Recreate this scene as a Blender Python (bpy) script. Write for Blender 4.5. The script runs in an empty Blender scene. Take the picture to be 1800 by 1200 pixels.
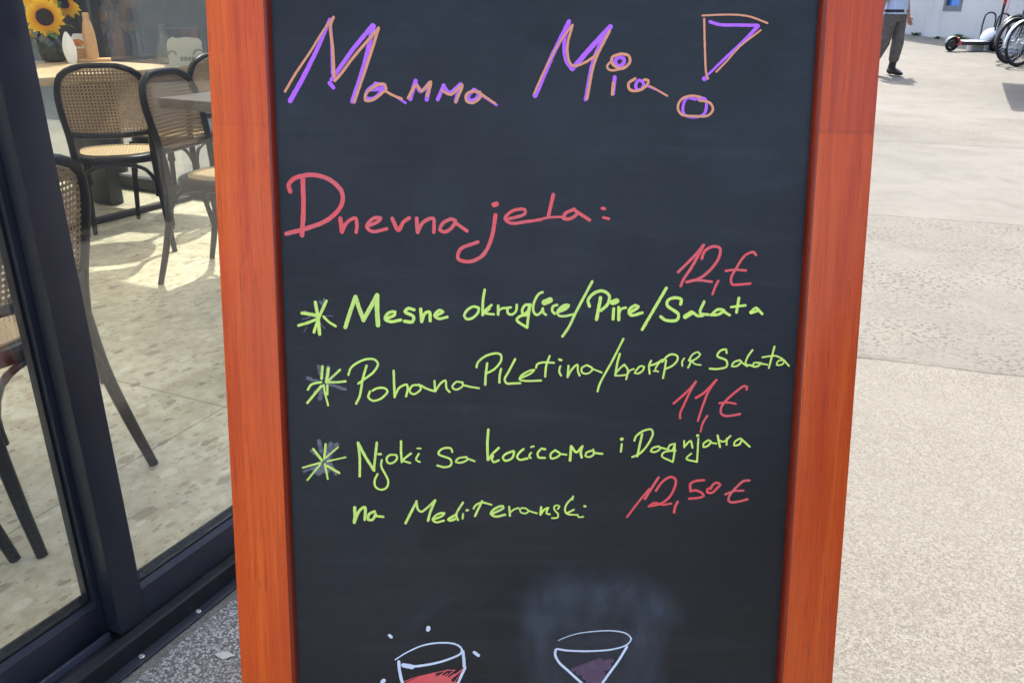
import bpy, bmesh, math, random
from math import sin, cos, pi, radians, sqrt, atan2
from mathutils import Vector, Matrix, noise

random.seed(7)
scene = bpy.context.scene

# ------------------------------------------------------------------ camera
cam_d = bpy.data.cameras.new("camera")
cam = bpy.data.objects.new("camera", cam_d)
scene.collection.objects.link(cam)
cam_d.sensor_width = 36.0
cam_d.lens = 1455.0 / 1800.0 * 36.0
cam_d.clip_start = 0.02
cam_d.clip_end = 2000.0
CH = 1.17
_t = math.atan(600 / 1455.0); _r = math.atan(30 / 3529.0)
_F = Vector((0, cos(_t), -sin(_t))); _D = Vector((0, -sin(_t), -cos(_t))); _R = Vector((1, 0, 0))
_R2 = cos(_r) * _R - sin(_r) * _D
_D2 = cos(_r) * _D + sin(_r) * _R
cam.matrix_world = Matrix((
    (_R2.x, -_D2.x, -_F.x, 0), (_R2.y, -_D2.y, -_F.y, 0), (_R2.z, -_D2.z, -_F.z, CH), (0, 0, 0, 1)))
scene.camera = cam

# ------------------------------------------------------------------ sky, sun, exposure
SUN_EL, SUN_AZ = radians(61), radians(3)
world = bpy.data.worlds.new("World"); scene.world = world
world.use_nodes = True
wn = world.node_tree
bg = wn.nodes["Background"]
sky = wn.nodes.new("ShaderNodeTexSky")
sky.sky_type = 'NISHITA'; sky.sun_disc = False
sky.sun_elevation = SUN_EL; sky.sun_rotation = SUN_AZ
sky.altitude = 100; sky.air_density = 0.85; sky.dust_density = 3.0; sky.ozone_density = 0.55
wn.links.new(sky.outputs[0], bg.inputs[0])
bg.inputs[1].default_value = 0.15
sun_d = bpy.data.lights.new("sun", 'SUN')
sun_d.energy = 2.0; sun_d.angle = radians(0.53); sun_d.color = (1.0, 0.95, 0.87)
sun = bpy.data.objects.new("sun", sun_d); scene.collection.objects.link(sun)
sun.location = (3, 20, 30)
_dir = -Vector((sin(SUN_AZ) * cos(SUN_EL), cos(SUN_AZ) * cos(SUN_EL), sin(SUN_EL)))
sun.rotation_euler = _dir.to_track_quat('-Z', 'Y').to_euler()
scene.view_settings.view_transform = 'Standard'
scene.view_settings.look = 'None'
scene.view_settings.gamma = 1.0
scene.view_settings.exposure = 2.25
scene.cycles.max_bounces = 10
scene.cycles.transparent_max_bounces = 24
scene.cycles.sample_clamp_indirect = 6.0

# ------------------------------------------------------------------ node helpers
class NT:
    def __init__(self, name, base=(.5, .5, .5), rough=.5, spec=.5, metal=0.0):
        self.m = bpy.data.materials.new(name); self.m.use_nodes = True
        self.t = self.m.node_tree
        self.b = self.t.nodes["Principled BSDF"]
        self.set('Base Color', (*base, 1)); self.set('Roughness', rough)
        self.set('Specular IOR Level', spec); self.set('Metallic', metal)
        self._oc = None
    def set(self, k, v): self.b.inputs[k].default_value = v
    def n(self, typ, **kw):
        nd = self.t.nodes.new(typ)
        for k, v in kw.items(): setattr(nd, k, v)
        return nd
    def l(self, a, b): self.t.links.new(a, b)
    def obj(self):
        if not self._oc: self._oc = self.n("ShaderNodeTexCoord")
        return self._oc.outputs['Object']
    def world(self):
        return self.n("ShaderNodeNewGeometry").outputs['Position']
    def map(self, src, scale=(1, 1, 1), rot=(0, 0, 0), loc=(0, 0, 0)):
        m = self.n("ShaderNodeMapping")
        m.inputs['Scale'].default_value = scale; m.inputs['Rotation'].default_value = rot
        m.inputs['Location'].default_value = loc
        self.l(src, m.inputs[0]); return m.outputs[0]
    def noise(self, vec, scale=5, detail=4, rough=.55, dist=0.0):
        nd = self.n("ShaderNodeTexNoise")
        nd.inputs['Scale'].default_value = scale; nd.inputs['Detail'].default_value = detail
        nd.inputs['Roughness'].default_value = rough; nd.inputs['Distortion'].default_value = dist
        self.l(vec, nd.inputs['Vector']); return nd.outputs[0]
    def vor(self, vec, scale=5, feature='F1', rnd=1.0, out='Distance'):
        nd = self.n("ShaderNodeTexVoronoi", feature=feature)
        nd.inputs['Scale'].default_value = scale; nd.inputs['Randomness'].default_value = rnd
        self.l(vec, nd.inputs['Vector']); return nd.outputs[out]
    def ramp(self, fac, *stops, interp='LINEAR'):
        r = self.n("ShaderNodeValToRGB"); cr = r.color_ramp; cr.interpolation = interp
        while len(cr.elements) < len(stops): cr.elements.new(0.5)
        for e, (p, c) in zip(cr.elements, stops):
            e.position = p
            e.color = (c, c, c, 1) if isinstance(c, (int, float)) else (*c, 1)
        self.l(fac, r.inputs[0]); return r.outputs[0]
    def math(self, op, a, b=None, c=None, clamp=False):
        m = self.n("ShaderNodeMath", operation=op); m.use_clamp = clamp
        for i, v in enumerate((a, b, c)):
            if v is None: continue
            if isinstance(v, (int, float)): m.inputs[i].default_value = v
            else: self.l(v, m.inputs[i])
        return m.outputs[0]
    def mix(self, fac, a, b, mode='MIX'):
        m = self.n("ShaderNodeMix", data_type='RGBA', blend_type=mode)
        for i, v in ((0, fac), (6, a), (7, b)):
            if isinstance(v, (int, float)): m.inputs[i].default_value = v if i == 0 else (v, v, v, 1)
            elif isinstance(v, tuple): m.inputs[i].default_value = (*v, 1)
            else: self.l(v, m.inputs[i])
        return m.outputs[2]
    def sep(self, v):
        s = self.n("ShaderNodeSeparateXYZ"); self.l(v, s.inputs[0]); return s.outputs
    def col(self, c): self.l(c, self.b.inputs['Base Color'])
    def rgh(self, c): self.l(c, self.b.inputs['Roughness'])
    def bump(self, h, strength=.3, dist=.002):
        b = self.n("ShaderNodeBump"); b.inputs['Strength'].default_value = strength
        b.inputs['Distance'].default_value = dist
        self.l(h, b.inputs['Height']); self.l(b.outputs[0], self.b.inputs['Normal'])
    def alpha(self, fac):            # fac 1 = solid, 0 = clear
        out = self.t.nodes["Material Output"]
        tr = self.n("ShaderNodeBsdfTransparent"); mx = self.n("ShaderNodeMixShader")
        self.l(fac, mx.inputs[0]); self.l(tr.outputs[0], mx.inputs[1]); self.l(self.b.outputs[0], mx.inputs[2])
        self.l(mx.outputs[0], out.inputs[0])

# ------------------------------------------------------------------ materials
def mat_wood_frame(t=(1, 1, 1), joint=.35):
    k = NT("stained wood", rough=.42, spec=.28)
    o = k.obj()
    bands = k.noise(k.map(o, (38, 38, 1.4)), 1.0, 5, .62, 1.1)
    grain = k.noise(k.map(o, (210, 210, 6.0)), 1.0, 5, .65, .35)
    fibre = k.noise(k.map(o, (900, 900, 22)), 1.0, 2, .6)
    broad = k.noise(k.map(o, (11, 11, 1.3), loc=(3, 1, 0)), 1.0, 3, .5, .6)
    c = k.ramp(bands, (.28, (.66, .080, .010)), (.50, (.84, .125, .014)), (.74, (.92, .180, .022)))
    c = k.mix(k.ramp(grain, (.48, 0.0), (.70, .42)), c, (.46, .048, .009))
    c = k.mix(k.ramp(broad, (.45, 0.0), (.66, .50)), c, (.56, .055, .010))
    pores = k.math('MULTIPLY', k.ramp(fibre, (.57, 0.0), (.66, 1.0)), k.ramp(k.noise(k.map(o, (30, 30, 3.5)), 1, 3), (.40, .08), (.64, .62)))
    c = k.mix(pores, c, (.17, .017, .006))
    pale = k.math('MULTIPLY', k.ramp(k.noise(k.map(o, (700, 700, 60)), 1, 2), (.68, 0.0), (.74, 1.0)), .35)
    c = k.mix(pale, c, (.98, .40, .12))
    z = k.sep(o)[2]; x = k.sep(o)[0]
    zj = k.math('ADD', 1.0625, k.math('MULTIPLY', x, -.006))
    up = k.math('GREATER_THAN', z, zj)
    c2 = k.mix(k.ramp(k.noise(k.map(o, (85, 85, 2.2), loc=(9, 4, 2)), 1.0, 5, .65, .9), (.36, 0.0), (.66, .8)), c, (.50, .062, .026))
    c = k.mix(k.math('MULTIPLY', up, joint), c, c2)
    ln = k.ramp(k.math('ABSOLUTE', k.math('SUBTRACT', z, zj)), (0.0, .25), (.0004, 0.0))
    c = k.mix(k.math('MULTIPLY', ln, joint), c, (.20, .02, .008))
    dents = k.ramp(k.vor(k.map(o, (1, 1, .5)), 16, out='Distance'), (.0, 1.0), (.022, 1.0), (.03, 0.0))
    c = k.mix(k.math('MULTIPLY', dents, .6), c, (.95, .42, .20))
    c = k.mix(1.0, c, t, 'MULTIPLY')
    k.col(c)
    k.rgh(k.ramp(k.noise(o, 16, 4), (.3, .34), (.7, .50)))
    k.set('Coat Weight', .12); k.set('Coat Roughness', .22)
    k.bump(k.math('ADD', grain, k.math('MULTIPLY', pores, -1.2)), .22, .0012)
    return k.m
def mat_frame_bevel():
    k = NT("stained wood edge", (.22, .018, .005), .3)
    k.col(k.ramp(k.noise(k.map(k.obj(), (90, 90, 4)), 1, 4), (.3, (.16, .012, .004)), (.7, (.28, .028, .007))))
    return k.m
def mat_board():
    k = NT("blackboard", rough=.5, spec=.34)
    o = k.obj()
    a = k.noise(o, 3.2, 6, .62, .5); f = k.noise(o, 700, 2, .7)
    st = k.noise(k.map(o, (2.5, 2.5, 30), rot=(0, .12, 0)), 1, 5, .65, .8)
    wipe = k.noise(k.map(o, (9, 9, 38), rot=(0, -.5, 0), loc=(1, 2, 3)), 1, 5, .7, 1.5)
    c = k.ramp(a, (.28, (0.0094, 0.0086, 0.0087)), (.72, (0.0187, 0.0182, 0.0191)))
    c = k.mix(k.ramp(f, (.35, 0.0), (.7, .30)), c, (0.0296, 0.0283, 0.0282))
    c = k.mix(k.math('MULTIPLY', k.ramp(st, (.52, 0.0), (.8, 1.0)), .22), c, (0.0593, 0.0584, 0.0627))
    c = k.mix(k.math('MULTIPLY', k.ramp(wipe, (.56, 0.0), (.76, 1.0)), .14), c, (0.0840, 0.0814, 0.0822))
    for sc, th, am in ((150, .060, .55), (58, .020, .6), (300, .09, .35)):
        dust = k.ramp(k.vor(o, sc, out='Distance'), (.0, 1.0), (th * .7, 1.0), (th, 0.0))
        dm = k.ramp(k.noise(k.map(o, (1, 1, 1), loc=(sc, 0, sc * .3)), 6, 4), (.54, 0.0), (.72, am))
        c = k.mix(k.math('MULTIPLY', dust, dm), c, (0.2567, 0.2302, 0.1997))
    sm = k.ramp(k.noise(k.map(o, (7, 7, 15), loc=(2.3, 0, 4.1)), 1, 3, .5), (.64, 0.0), (.76, .6))
    c = k.mix(sm, c, (0.0064, 0.0057, 0.0054))
    scr = k.ramp(k.noise(k.map(o, (2.2, 2.2, 260), rot=(0, .75, 0)), 1, 2, .5), (.715, 0.0), (.735, .35))
    c = k.mix(scr, c, (0.0691, 0.0654, 0.0627))
    k.col(c)
    k.rgh(k.ramp(k.noise(o, 7, 5, .65), (.3, .36), (.7, .56)))
    k.bump(f, .35, .0005)
    return k.m
def mat_marker(name, col, streak=.25, a0=1.0):
    k = NT(name, col, .42, .35)
    o = k.obj()
    fine = k.noise(o, 420, 3, .65); blot = k.noise(o, 95, 3, .55); slow = k.noise(o, 24, 2, .5)
    thin = tuple(v * .80 + .045 for v in col); thick = tuple(v * .93 for v in col)
    c = k.mix(k.ramp(slow, (.38, 0.0), (.62, 1.0)), thick, thin)
    c = k.mix(k.ramp(blot, (.52, 0.0), (.72, streak * 2.2)), c, tuple(min(1, v * 1.02 + .02) for v in col))
    c = k.mix(k.ramp(fine, (.28, streak * 2.4), (.46, 0.0)), c, tuple(v * .55 for v in col))
    k.col(c)
    k.bump(blot, .3, .0006)
    if a0 < 1:
        k.alpha(k.ramp(k.noise(o, 220, 3, .7), (.3, a0 * .55), (.65, a0)))
    return k.m
def mat_smear():
    k = NT("wiped chalk", (.17, .19, .225), .7, .3)
    at = k.n("ShaderNodeAttribute"); at.attribute_name = "cover"
    o = k.obj()
    sw = k.noise(k.map(o, (4, 4, 6), rot=(0, .5, 0)), 1, 6, .65, 2.2)
    rub = k.noise(k.map(o, (26, 26, 7), rot=(0, .35, 0)), 1, 5, .7, 1.2)
    gr = k.noise(o, 500, 2, .7)
    a_ = k.math('MULTIPLY', at.outputs['Fac'], k.ramp(sw, (.25, .10), (.72, .40)))
    a_ = k.math('MULTIPLY', a_, k.ramp(rub, (.32, .30), (.68, 1.3)))
    k.alpha(k.math('MULTIPLY', a_, k.ramp(gr, (.3, .7), (.7, 1.15))))
    return k.m
def mat_plain(name, col, rough=.5, spec=.5, metal=0.0, var=.15, scale=8, bump=0.0, bscale=200):
    k = NT(name, col, rough, spec, metal)
    o = k.obj()
    k.col(k.mix(k.ramp(k.noise(o, scale, 4), (.3, 0.0), (.7, 1.0)),
                tuple(v * (1 - var) for v in col), tuple(min(1, v * (1 + var)) for v in col)))
    if bump: k.bump(k.noise(o, bscale, 3), bump, .001)
    return k.m
def mat_alu():
    k = NT("anthracite powder coat", (.020, .023, .034), .38, .5)
    o = k.obj()
    k.col(k.mix(k.ramp(k.noise(o, 2.5, 4), (.35, 0.0), (.7, 1.0)), (.0155, .0175, .0245), (.0245, .0270, .0360)))
    b0 = k.t.links[-1].from_socket
    chip = k.math('MULTIPLY', k.ramp(k.vor(k.map(o, (1, 1, .5)), 26, out='Distance'), (.0, 1.0), (.035, 1.0), (.05, 0.0)), k.ramp(k.noise(o, 9, 3), (.55, 0.0), (.66, .5)))
    k.col(k.mix(chip, b0, (.22, .22, .22)))
    k.rgh(k.ramp(k.noise(o, 14, 4), (.3, .30), (.7, .48)))
    k.bump(k.noise(o, 1500, 1), .10, .0002)
    return k.m
def mat_glass(name="window glass", tint=(.965, .985, .97), boost=1.0, dust=1.0):
    m = bpy.data.materials.new(name); m.use_nodes = True
    t = m.node_tree; t.nodes.clear()
    out = t.nodes.new("ShaderNodeOutputMaterial"); mx = t.nodes.new("ShaderNodeMixShader")
    tr = t.nodes.new("ShaderNodeBsdfTransparent"); tr.inputs[0].default_value = (*tint, 1)
    gl = t.nodes.new("ShaderNodeBsdfGlossy"); gl.inputs['Roughness'].default_value = 0.0
    lw = t.nodes.new("ShaderNodeLayerWeight"); lw.inputs[0].default_value = .5
    pw = t.nodes.new("ShaderNodeMath"); pw.operation = 'POWER'; pw.inputs[1].default_value = 5
    ml = t.nodes.new("ShaderNodeMath"); ml.operation = 'MULTIPLY_ADD'
    ml.inputs[1].default_value = .95; ml.inputs[2].default_value = .043 * boost
    t.links.new(lw.outputs['Facing'], pw.inputs[0]); t.links.new(pw.outputs[0], ml.inputs[0])
    t.links.new(ml.outputs[0], mx.inputs[0]); t.links.new(tr.outputs[0], mx.inputs[1]); t.links.new(gl.outputs[0], mx.inputs[2])
    df = t.nodes.new("ShaderNodeBsdfDiffuse"); df.inputs[0].default_value = (.75, .73, .68, 1)
    m2 = t.nodes.new("ShaderNodeMixShader"); nz = t.nodes.new("ShaderNodeTexNoise"); nz.inputs['Scale'].default_value = 3.0; nz.inputs['Detail'].default_value = 8; nz.inputs['Roughness'].default_value = .7
    tc = t.nodes.new("ShaderNodeTexCoord"); rm = t.nodes.new("ShaderNodeMapRange")
    rm.inputs[1].default_value = .40; rm.inputs[2].default_value = .75; rm.inputs[3].default_value = .004 * dust; rm.inputs[4].default_value = .030 * dust
    t.links.new(tc.outputs['Object'], nz.inputs['Vector']); t.links.new(nz.outputs[0], rm.inputs[0]); t.links.new(rm.outputs[0], m2.inputs[0])
    t.links.new(mx.outputs[0], m2.inputs[1]); t.links.new(df.outputs[0], m2.inputs[2])
    t.links.new(m2.outputs[0], out.inputs[0])
    return m
def mat_pavement():
    k = NT("concrete paving", rough=.85, spec=.25)
    p = k.world()
    fl = k.map(p, (1, 1, 0))
    wob = k.noise(fl, 3.0, 5, .6)
    xs = k.sep(fl)
    t = k.math('ADD', k.math('MULTIPLY', xs[0], .29), k.math('MULTIPLY', xs[1], .957))
    tw = k.math('ADD', t, k.math('ADD', k.math('MULTIPLY', k.math('SUBTRACT', wob, .5), .07), k.math('MULTIPLY', k.math('SUBTRACT', k.noise(fl, 38, 4, .65), .5), .016)))
    def band(a, b): return k.math('MULTIPLY', k.math('GREATER_THAN', tw, a), k.math('LESS_THAN', tw, b))
    big = k.noise(fl, 1.3, 4, .6); mid = k.noise(fl, 9, 5, .65); fine = k.noise(fl, 130, 3, .7)
    grain = k.vor(fl, 330, out='Color'); gd = k.math('ADD', k.math('MULTIPLY', k.sep(grain)[0], .6), k.math('MULTIPLY', k.sep(k.vor(fl, 150, out='Color'))[1], .4))
    # near slab: fine exposed aggregate
    near = k.mix(k.ramp(gd, (.22, 0.0), (.80, 1.0)), (0.1022, 0.0936, 0.0770), (0.1886, 0.1771, 0.1526))
    near = k.mix(k.ramp(mid, (.42, 0.0), (.66, .35)), near, (0.1210, 0.1087, 0.0893))
    near = k.mix(k.ramp(big, (.40, 0.0), (.66, .30)), near, (0.1692, 0.1598, 0.1382))
    pit2 = k.math('MULTIPLY', k.ramp(k.noise(fl, 110, 3, .6), (.60, 0.0), (.66, 1.0)), k.ramp(k.noise(fl, 5, 3), (.45, .15), (.62, 1.0)))
    near = k.mix(k.math('MULTIPLY', pit2, .6), near, (0.0634, 0.0547, 0.0418))
    # pitted slab
    smooth = k.mix(k.ramp(big, (.3, 0.0), (.7, 1.0)), (0.1404, 0.1326, 0.1134), (0.1727, 0.1624, 0.1398))
    smooth = k.mix(k.math('MULTIPLY', k.ramp(fine, (.35, 1.0), (.6, 0.0)), .25), smooth, (0.0983, 0.0917, 0.0760))
    stain = k.noise(k.map(fl, (1, 1, 1), loc=(7, 3, 0)), 3.4, 6, .7, .6)
    smooth = k.mix(k.ramp(stain, (.46, 0.0), (.70, .55)), smooth, (.098, .092, .076))
    smooth = k.mix(k.ramp(gd, (.15, .45), (.55, 0.0)), smooth, (.105, .098, .080))
    gum = k.ramp(k.vor(k.map(fl, (1, 1, 1), loc=(.3, .7, 0)), 1.3, out='Distance'), (.0, 1.0), (.020, 1.0), (.026, 0.0))
    smooth = k.mix(k.math('MULTIPLY', gum, .5), smooth, (.06, .056, .05))
    pits = k.ramp(k.noise(k.map(fl, (1, 1, 1), rot=(0, 0, -.3)), 48, 4, .6), (.530, 0.0), (.585, 1.0))
    cl = k.ramp(k.noise(fl, 2.1, 4, .6), (.38, .16), (.60, 1.0))
    pitted = k.mix(k.ramp(k.noise(fl, 22, 4, .65), (.42, .0), (.68, .35)), smooth, (0.1120, 0.1040, 0.0848))
    pitted = k.mix(k.ramp(gd, (.2, .30), (.6, 0.0)), pitted, (0.1000, 0.0920, 0.0760))
    pitted = k.mix(k.math('MULTIPLY', k.math('MULTIPLY', pits, cl), .85), pitted, (0.0560, 0.0504, 0.0376))
    c = k.mix(k.math('LESS_THAN', tw, 2.96), smooth, near)
    c = k.mix(band(2.96, 5.29), c, pitted)
    patch = k.math('MULTIPLY', band(8.36, 10.6), k.ramp(k.noise(k.map(fl, (1, 1, 1), loc=(4, 2, 0)), .7, 3), (.44, 0.0), (.56, 1.0)))
    c = k.mix(patch, c, pitted)
    for a, wd, dk in ((2.96, .0055, .95), (2.985, .003, .45), (5.29, .006, .8), (8.36, .009, .6), (11.6, .014, .4)):
        ln = k.ramp(k.math('ABSOLUTE', k.math('SUBTRACT', tw, a)), (0.0, 1.0), (wd, 1.0), (wd * 1.5, 0.0))
        c = k.mix(k.math('MULTIPLY', ln, k.ramp(k.noise(fl, 7, 3), (.35, dk * .5), (.6, dk))), c, (0.0480, 0.0440, 0.0360))
    spots = k.ramp(k.vor(fl, 1.9, out='Distance'), (.0, 1.0), (.018, 1.0), (.024, 0.0))
    c = k.mix(k.math('MULTIPLY', spots, .8), c, (0.3360, 0.3200, 0.2880))
    k.col(c)
    hb = k.math('ADD', k.math('MULTIPLY', gd, .5), k.math('MULTIPLY', pits, -.6))
    k.bump(k.math('ADD', hb, fine), .35, .004)
    return k.m
def mat_aggregate():
    k = NT("washed pebble concrete", rough=.75, spec=.3)
    p = k.map(k.world(), (1, 1, 0))
    d = k.vor(p, 205, out='Distance'); cc = k.sep(k.vor(p, 205, out='Color'))
    peb = k.ramp(d, (.48, 1.0), (.72, 0.0))
    pcol = k.ramp(cc[1], (.05, (.12, .117, .108)), (.40, (.22, .215, .20)), (.80, (.38, .37, .345)))
    c = k.mix(peb, (.10, .097, .09), pcol)
    dirt = k.ramp(k.noise(p, 6, 4), (.56, 0.0), (.72, .55))
    c = k.mix(dirt, c, (.15, .14, .125))
    k.col(c); k.bump(peb, .5, .004)
    return k.m
def mat_cafe_floor():
    k = NT("polished stone floor", rough=.38, spec=.4)
    p = k.map(k.world(), (1, 1, 0), rot=(0, 0, -radians(66.0)))
    q = k.math
    cl = k.noise(k.map(p, (1, 1.5, 1)), 4, 7, .68, .8); c2 = k.noise(p, 22, 5, .65)
    c = k.ramp(cl, (.28, (0.3392, 0.3060, 0.2124)), (.5, (0.4664, 0.4284, 0.3096)), (.72, (0.5766, 0.5386, 0.4032)))
    c = k.mix(k.ramp(c2, (.42, .0), (.7, .7)), c, (0.2968, 0.2489, 0.1584))
    wp = k.map(p, (1.0, 1.7, 1))
    for sc, th, colr, am in ((6, .24, (0.1781, 0.1469, 0.0900), .8), (11, .26, (0.1272, 0.1061, 0.0648), .8), (19, .28, (0.2035, 0.1632, 0.1008), .75), (34, .24, (0.1018, 0.0816, 0.0504), .7), (8, .26, (0.6275, 0.5957, 0.4752), .6), (15, .3, (0.2544, 0.2122, 0.1368), .7)):
        wv = k.map(wp, (1, 1, 1), loc=(sc * .37, sc * .11, 0), rot=(0, 0, sc * .21))
        dist = k.math('ADD', k.vor(wv, sc, out='Distance'), k.math('MULTIPLY', k.math('SUBTRACT', k.noise(wv, sc * 4, 3), .5), .22))
        rnd = k.sep(k.vor(wv, sc, out='Color'))[0]
        r = q('MULTIPLY', rnd, th)
        m = k.ramp(q('SUBTRACT', r, dist), (.0, 0.0), (.025, 1.0))
        c = k.mix(q('MULTIPLY', m, am * .78), c, colr)
    xs = k.sep(p)
    for ax, off in ((0, JX), (1, JY)):
        fr = q('ABSOLUTE', q('SUBTRACT', q('FRACT', q('ADD', q('DIVIDE', q('SUBTRACT', xs[ax], off), 1.2), .5)), .5))
        ln = k.ramp(fr, (0.0, 1.0), (.0016, 1.0), (.0024, 0.0))
        c = k.mix(q('MULTIPLY', ln, .75), c, (0.0848, 0.0734, 0.0504))
    k.col(c)
    k.rgh(k.ramp(c2, (.3, .32), (.7, .5)))
    return k.m
def mat_cane(hole=.26, ca=(.205, .130, .072), cb=(.34, .232, .135)):  # default tones darkened for the backs that stand in shade
    k = NT("woven cane", (.50, .36, .19), .5, .3)
    uv = k.n("ShaderNodeUVMap").outputs[0]
    P = .0150
    s = k.sep(k.map(uv, (1 / P, 1 / P, 1)))
    fx = k.math('SUBTRACT', k.math('FRACT', s[0]), .5); fy = k.math('SUBTRACT', k.math('FRACT', s[1]), .5)
    r = k.math('SQRT', k.math('ADD', k.math('MULTIPLY', fx, fx), k.math('MULTIPLY', fy, fy)))
    solid = k.ramp(r, (hole - .015, 0.0), (hole + .015, 1.0))
    # woven strand shading: darker seams midway between holes
    seam = k.math('MINIMUM', k.math('ABSOLUTE', fx), k.math('ABSOLUTE', fy))
    dg = k.math('ABSOLUTE', k.math('SUBTRACT', k.math('ABSOLUTE', fx), k.math('ABSOLUTE', fy)))
    nn = k.noise(k.map(uv, (40, 300, 1)), 1, 3)
    c = k.mix(k.ramp(nn, (.3, 0.0), (.7, 1.0)), ca, cb)
    c = k.mix(k.ramp(dg, (.03, .55), (.09, 0.0)), c, tuple(v_ * .5 for v_ in ca))
    k.col(c)
    out = k.t.nodes["Material Output"]
    tl = k.n("ShaderNodeBsdfTranslucent"); k.l(c, tl.inputs[0])
    m1 = k.n("ShaderNodeMixShader"); m1.inputs[0].default_value = .25
    k.l(k.b.outputs[0], m1.inputs[1]); k.l(tl.outputs[0], m1.inputs[2])
    tr = k.n("ShaderNodeBsdfTransparent"); mx = k.n("ShaderNodeMixShader")
    k.l(solid, mx.inputs[0]); k.l(tr.outputs[0], mx.inputs[1]); k.l(m1.outputs[0], mx.inputs[2])
    k.l(mx.outputs[0], out.inputs[0])
    k.bump(dg, .3, .002)
    return k.m
def mat_oak(name="pale oak", a=(.34, .23, .12), b=(.50, .37, .215)):
    k = NT(name, rough=.42, spec=.4)
    o = k.obj()
    g = k.noise(k.map(o, (4, 30, 30)), 1, 5, .6, .8)
    k.col(k.ramp(g, (.3, a), (.7, b)))
    return k.m
def mat_stucco():
    k = NT("grey render", rough=.9, spec=.2)
    p = k.obj()
    a = k.noise(p, .8, 5, .6); st = k.noise(k.map(p, (6, 6, .6)), 1, 4, .6)
    c = k.ramp(a, (.3, (0.4788, 0.4536, 0.4116)), (.7, (0.5712, 0.5418, 0.4914)))
    c = k.mix(k.ramp(st, (.5, 0.0), (.75, .4)), c, (0.3864, 0.3612, 0.3276))
    k.col(c); k.bump(k.noise(p, 60, 3), .4, .004)
    return k.m
def mat_shirt():
    k = NT("pale blue cotton", (.45, .52, .68), .8, .2)
    s = k.sep(k.obj())
    a = k.math('FRACT', k.math('MULTIPLY', k.math('ADD', s[0], k.math('MULTIPLY', s[1], .4)), 38))
    k.col(k.mix(k.ramp(a, (.42, 0.0), (.5, 1.0), (.92, 1.0), (1.0, 0.0)), (.56, .61, .74), (.47, .53, .70)))
    k.bump(k.noise(k.obj(), 14, 4), .5, .02)
    return k.m
def mat_cloth(name, c0, c1, sc=12):
    k = NT(name, c0, .9, .2)
    k.col(k.mix(k.ramp(k.noise(k.obj(), sc, 5), (.35, 0.0), (.65, 1.0)), c0, c1))
    k.bump(k.noise(k.map(k.obj(), (1, 1, .5)), 16, 4), .6, .03)
    return k.m
def mat_petal():
    k = NT("sunflower petal", (.85, .42, .01), .6, .3)
    uv = k.n("ShaderNodeUVMap").outputs[0]
    v = k.sep(uv)
    c = k.ramp(v[0], (.0, (.82, .26, .004)), (.35, (.92, .50, .006)), (1.0, (.95, .68, .02)))
    st = k.noise(k.map(uv, (2, 30, 1)), 1, 2)
    k.col(k.mix(k.ramp(st, (.5, 0.0), (.75, .4)), c, (.70, .28, .004)))
    out = k.t.nodes["Material Output"]; tl = k.n("ShaderNodeBsdfTranslucent"); k.l(c, tl.inputs[0])
    mx = k.n("ShaderNodeMixShader"); mx.inputs[0].default_value = .35
    k.l(k.b.outputs[0], mx.inputs[1]); k.l(tl.outputs[0], mx.inputs[2]); k.l(mx.outputs[0], out.inputs[0])
    return k.m

W_ANG = radians(63.4)
WV = Vector((cos(W_ANG), sin(W_ANG), 0)); NV = Vector((WV.y, -WV.x, 0))
def sn(s, n, z=0.0): return WV * s + NV * n + Vector((0, 0, z))
_j = Vector((-.884, 2.279, 0)); _a = radians(66.0)
JX = _j.x * cos(_a) + _j.y * sin(_a); JY = -_j.x * sin(_a) + _j.y * cos(_a)

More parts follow.
